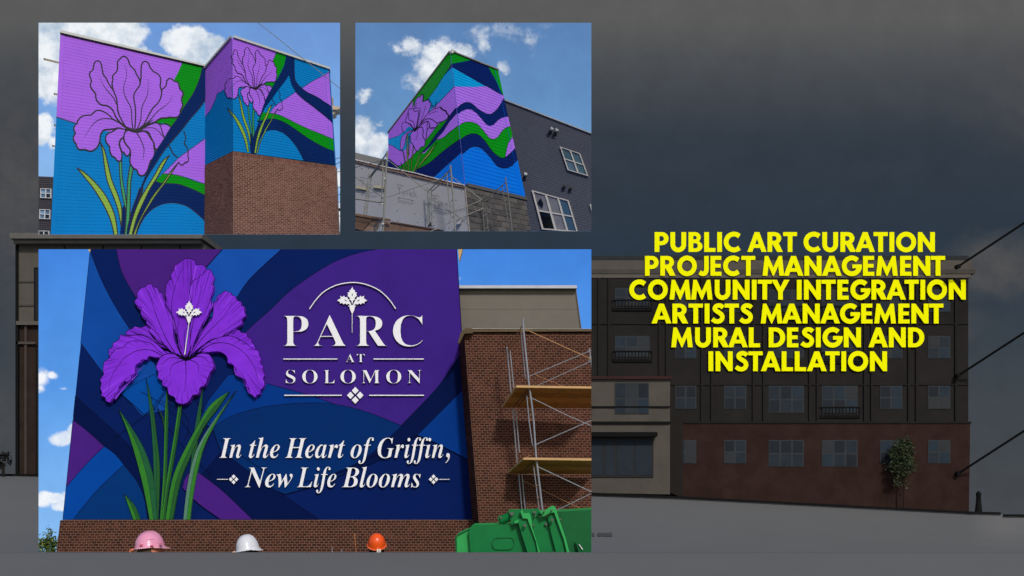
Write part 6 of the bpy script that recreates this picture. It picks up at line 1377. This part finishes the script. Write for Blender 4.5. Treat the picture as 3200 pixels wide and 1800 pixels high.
WH = mat('white_plastic', (214, 216, 222), .3, .5, var=.03); WHR = mat('white_rim', (234, 236, 240), .35, .5); OR = mat('orange_plastic', (232, 84, 22), .3, .5, var=.05); ORR = mat('orange_rim', (240, 110, 60), .35, .5)
HB = mat('brown_hair', (74, 56, 40), .7, .2, var=.3, scale=12); HK = mat('black_hair', (14, 14, 16), .6, .3); SK = mat('skin', (196, 122, 88), .6, .3)
w_ = 25.3 / F
tp, sh, rot = hat_person('person in a pink hard hat, leftmost of the three by the brick base', P(468.5, 1712, 25.3), 44 * w_, 50 * w_, 52 * w_, PK, PKR, R(6), R(-4), HB, SK, (1, 17 * w_), PKU, 1)
for x, y, l in ((441, 1702, 10), (474, 1704, 10), (503, 1698, 9)):
    b = MB(); b.hexa([P(x - l / 2, y - 1, 25.3 - .40), P(x + l / 2, y - 1.6, 25.3 - .40), P(x + l / 2, y + 3, 25.3 - .40), P(x - l / 2, y + 3.6, 25.3 - .40)], [P(x - l / 2, y - 1, 25.1), P(x + l / 2, y - 1.6, 25.1), P(x + l / 2, y + 3, 25.1), P(x - l / 2, y + 3.6, 25.1)], mat('pink_slot', (206, 104, 130), .4)); b.build('accessory_slot', sh)
INKP = mat('faded_violet_ink', (96, 60, 140), .6); b = MB()
xx = 458
for k in range(8):
    x = xx + k * 3; b.face([P(x, 1686.5 - k * .35 + (k % 3) * .6, 25.3 - .385), P(x + 2.2, 1686.5 - k * .35, 25.3 - .385), P(x + 2, 1688.6 - k * .35, 25.3 - .385), P(x + .3, 1688.4 - k * .35 + (k % 2) * .8, 25.3 - .385)], INKP)
b.build('printed_mark', sh)
hat_person('person in a white hard hat, middle of the three by the brick base', P(774.5, 1719, 25.3), 35.5 * w_, 42 * w_, 48 * w_, WH, WHR, R(9.5), R(-3), HK, HK, (1, 9 * w_), mat('peach_underside', (222, 184, 150), .6), 1)
to, so, rot = hat_person('person in an orange hard hat seen from behind, rightmost of the three', P(1177, 1703, 25.3), 27.5 * w_, 30 * w_, 38 * w_, OR, ORR, R(-4), R(26), HK, SK)
b = MB(); c = P(1183.5, 1720.5, 25.3 - .27)
b.hexa([P(1177.5, 1716, 25.02), P(1190, 1715.6, 25.02), P(1190, 1726, 25.0), P(1177.5, 1726, 25.0)], [P(1177.5, 1716, 25.1), P(1190, 1715.6, 25.1), P(1190, 1726, 25.1), P(1177.5, 1726, 25.1)], mat('sticker_pale', (206, 200, 180), .6)); b.build('sticker', so)
b = MB(); b.face([P(1181.5, 1719.5, 24.99), P(1186.5, 1719.5, 24.99), P(1186.5, 1723, 24.99), P(1181.5, 1723, 24.99)], mat('sticker_ink', (170, 130, 150), .6)); b.build('sticker_print', so)

t = thing('wooden_stake', 'thin upright wooden stake just left of the orange hard hat', 'stake', P(1114, 1727, 25.8))
tube(t, 'stick', 'W 1440,1050 1466,1290', 2.4, 25.8, None, mat('stake_wood', (166, 106, 58), .8), n=5)
for s, lb in (('W 1217,1188 1218,1290', 'left of two short grey rod tips by the wooden stake'), ('W 1315,1210 1317,1290', 'right of two short grey rod tips by the wooden stake')):
    t = thing('metal_rod', lb, 'rod', P(*T_(s)[1], 25.9), 'rod tips at the bottom edge'); tube(t, 'rod', s, 2.6, 25.9, None, SB, n=6)
t = thing('tree', 'leafy green tree top at the lower left corner beside the brick base', 'tree', P(150, 1760, 29.4))
b = MB(); b.bar(P(146, 1790, 29.6), P(148, 1690, 29.5), .05, mat('bark', (60, 50, 38), .9), 7, .02)
for k in range(5): b.bar(P(148, 1715 - k * 4, 29.5), P(148 + random.uniform(-24, 28), 1690 - k * 6, 29.4), .02, mat('bark', (60, 50, 38), .9), 5, .006)
b.build('trunk', t)
leaves(P(146, 1716, 29.4), .36, .3, .52, 1500, .075, LEAF, None, 12, 26).build('crown', t)
CUR[0] = None

# ---------------------------------------------------------------- trim each scene to the edge of its picture
def trim():
    cz = Vector((0, 0, CZ))
    for name, (x0, y0, x1, y1) in CLIP.items():
        o = bpy.data.objects.get(name)
        if o is None: continue
        w = WPOS[name]; me = o.data
        pv = [pix(v.co + w) for v in me.vertices]
        sides = [(0, x0, 1), (0, x1, -1), (1, y0, 1), (1, y1, -1)]
        dead = False; cut = []
        for ax, lim, sg in sides:
            bad = sum(1 for p in pv if (p[ax] - lim) * sg < -0.02)
            if bad == len(pv): dead = True; break
            if bad: cut.append((ax, lim, sg))
        if dead:
            if not o.children: bpy.data.objects.remove(o)
            continue
        if not cut: continue
        bm = bmesh.new(); bm.from_mesh(me)
        for ax, lim, sg in cut:
            if ax == 0: no = Vector((1, -(lim - CX) / F, 0)) * sg
            else: no = Vector((0, (lim - HY) / F, 1)) * -sg
            # keep the side where no.dot(v - cz) > 0
            g = bm.verts[:] + bm.edges[:] + bm.faces[:]
            r = bmesh.ops.bisect_plane(bm, geom=g, plane_co=cz - w, plane_no=no, clear_inner=True)
            eds = [e for e in r['geom_cut'] if isinstance(e, bmesh.types.BMEdge) and e.is_valid and e.is_boundary]
            if eds and len(eds) < 400:
                try: bmesh.ops.holes_fill(bm, edges=eds, sides=0)
                except Exception: pass
        if not bm.faces:
            bm.free()
            if not o.children: bpy.data.objects.remove(o)
            continue
        bm.to_mesh(me); bm.free()
trim()
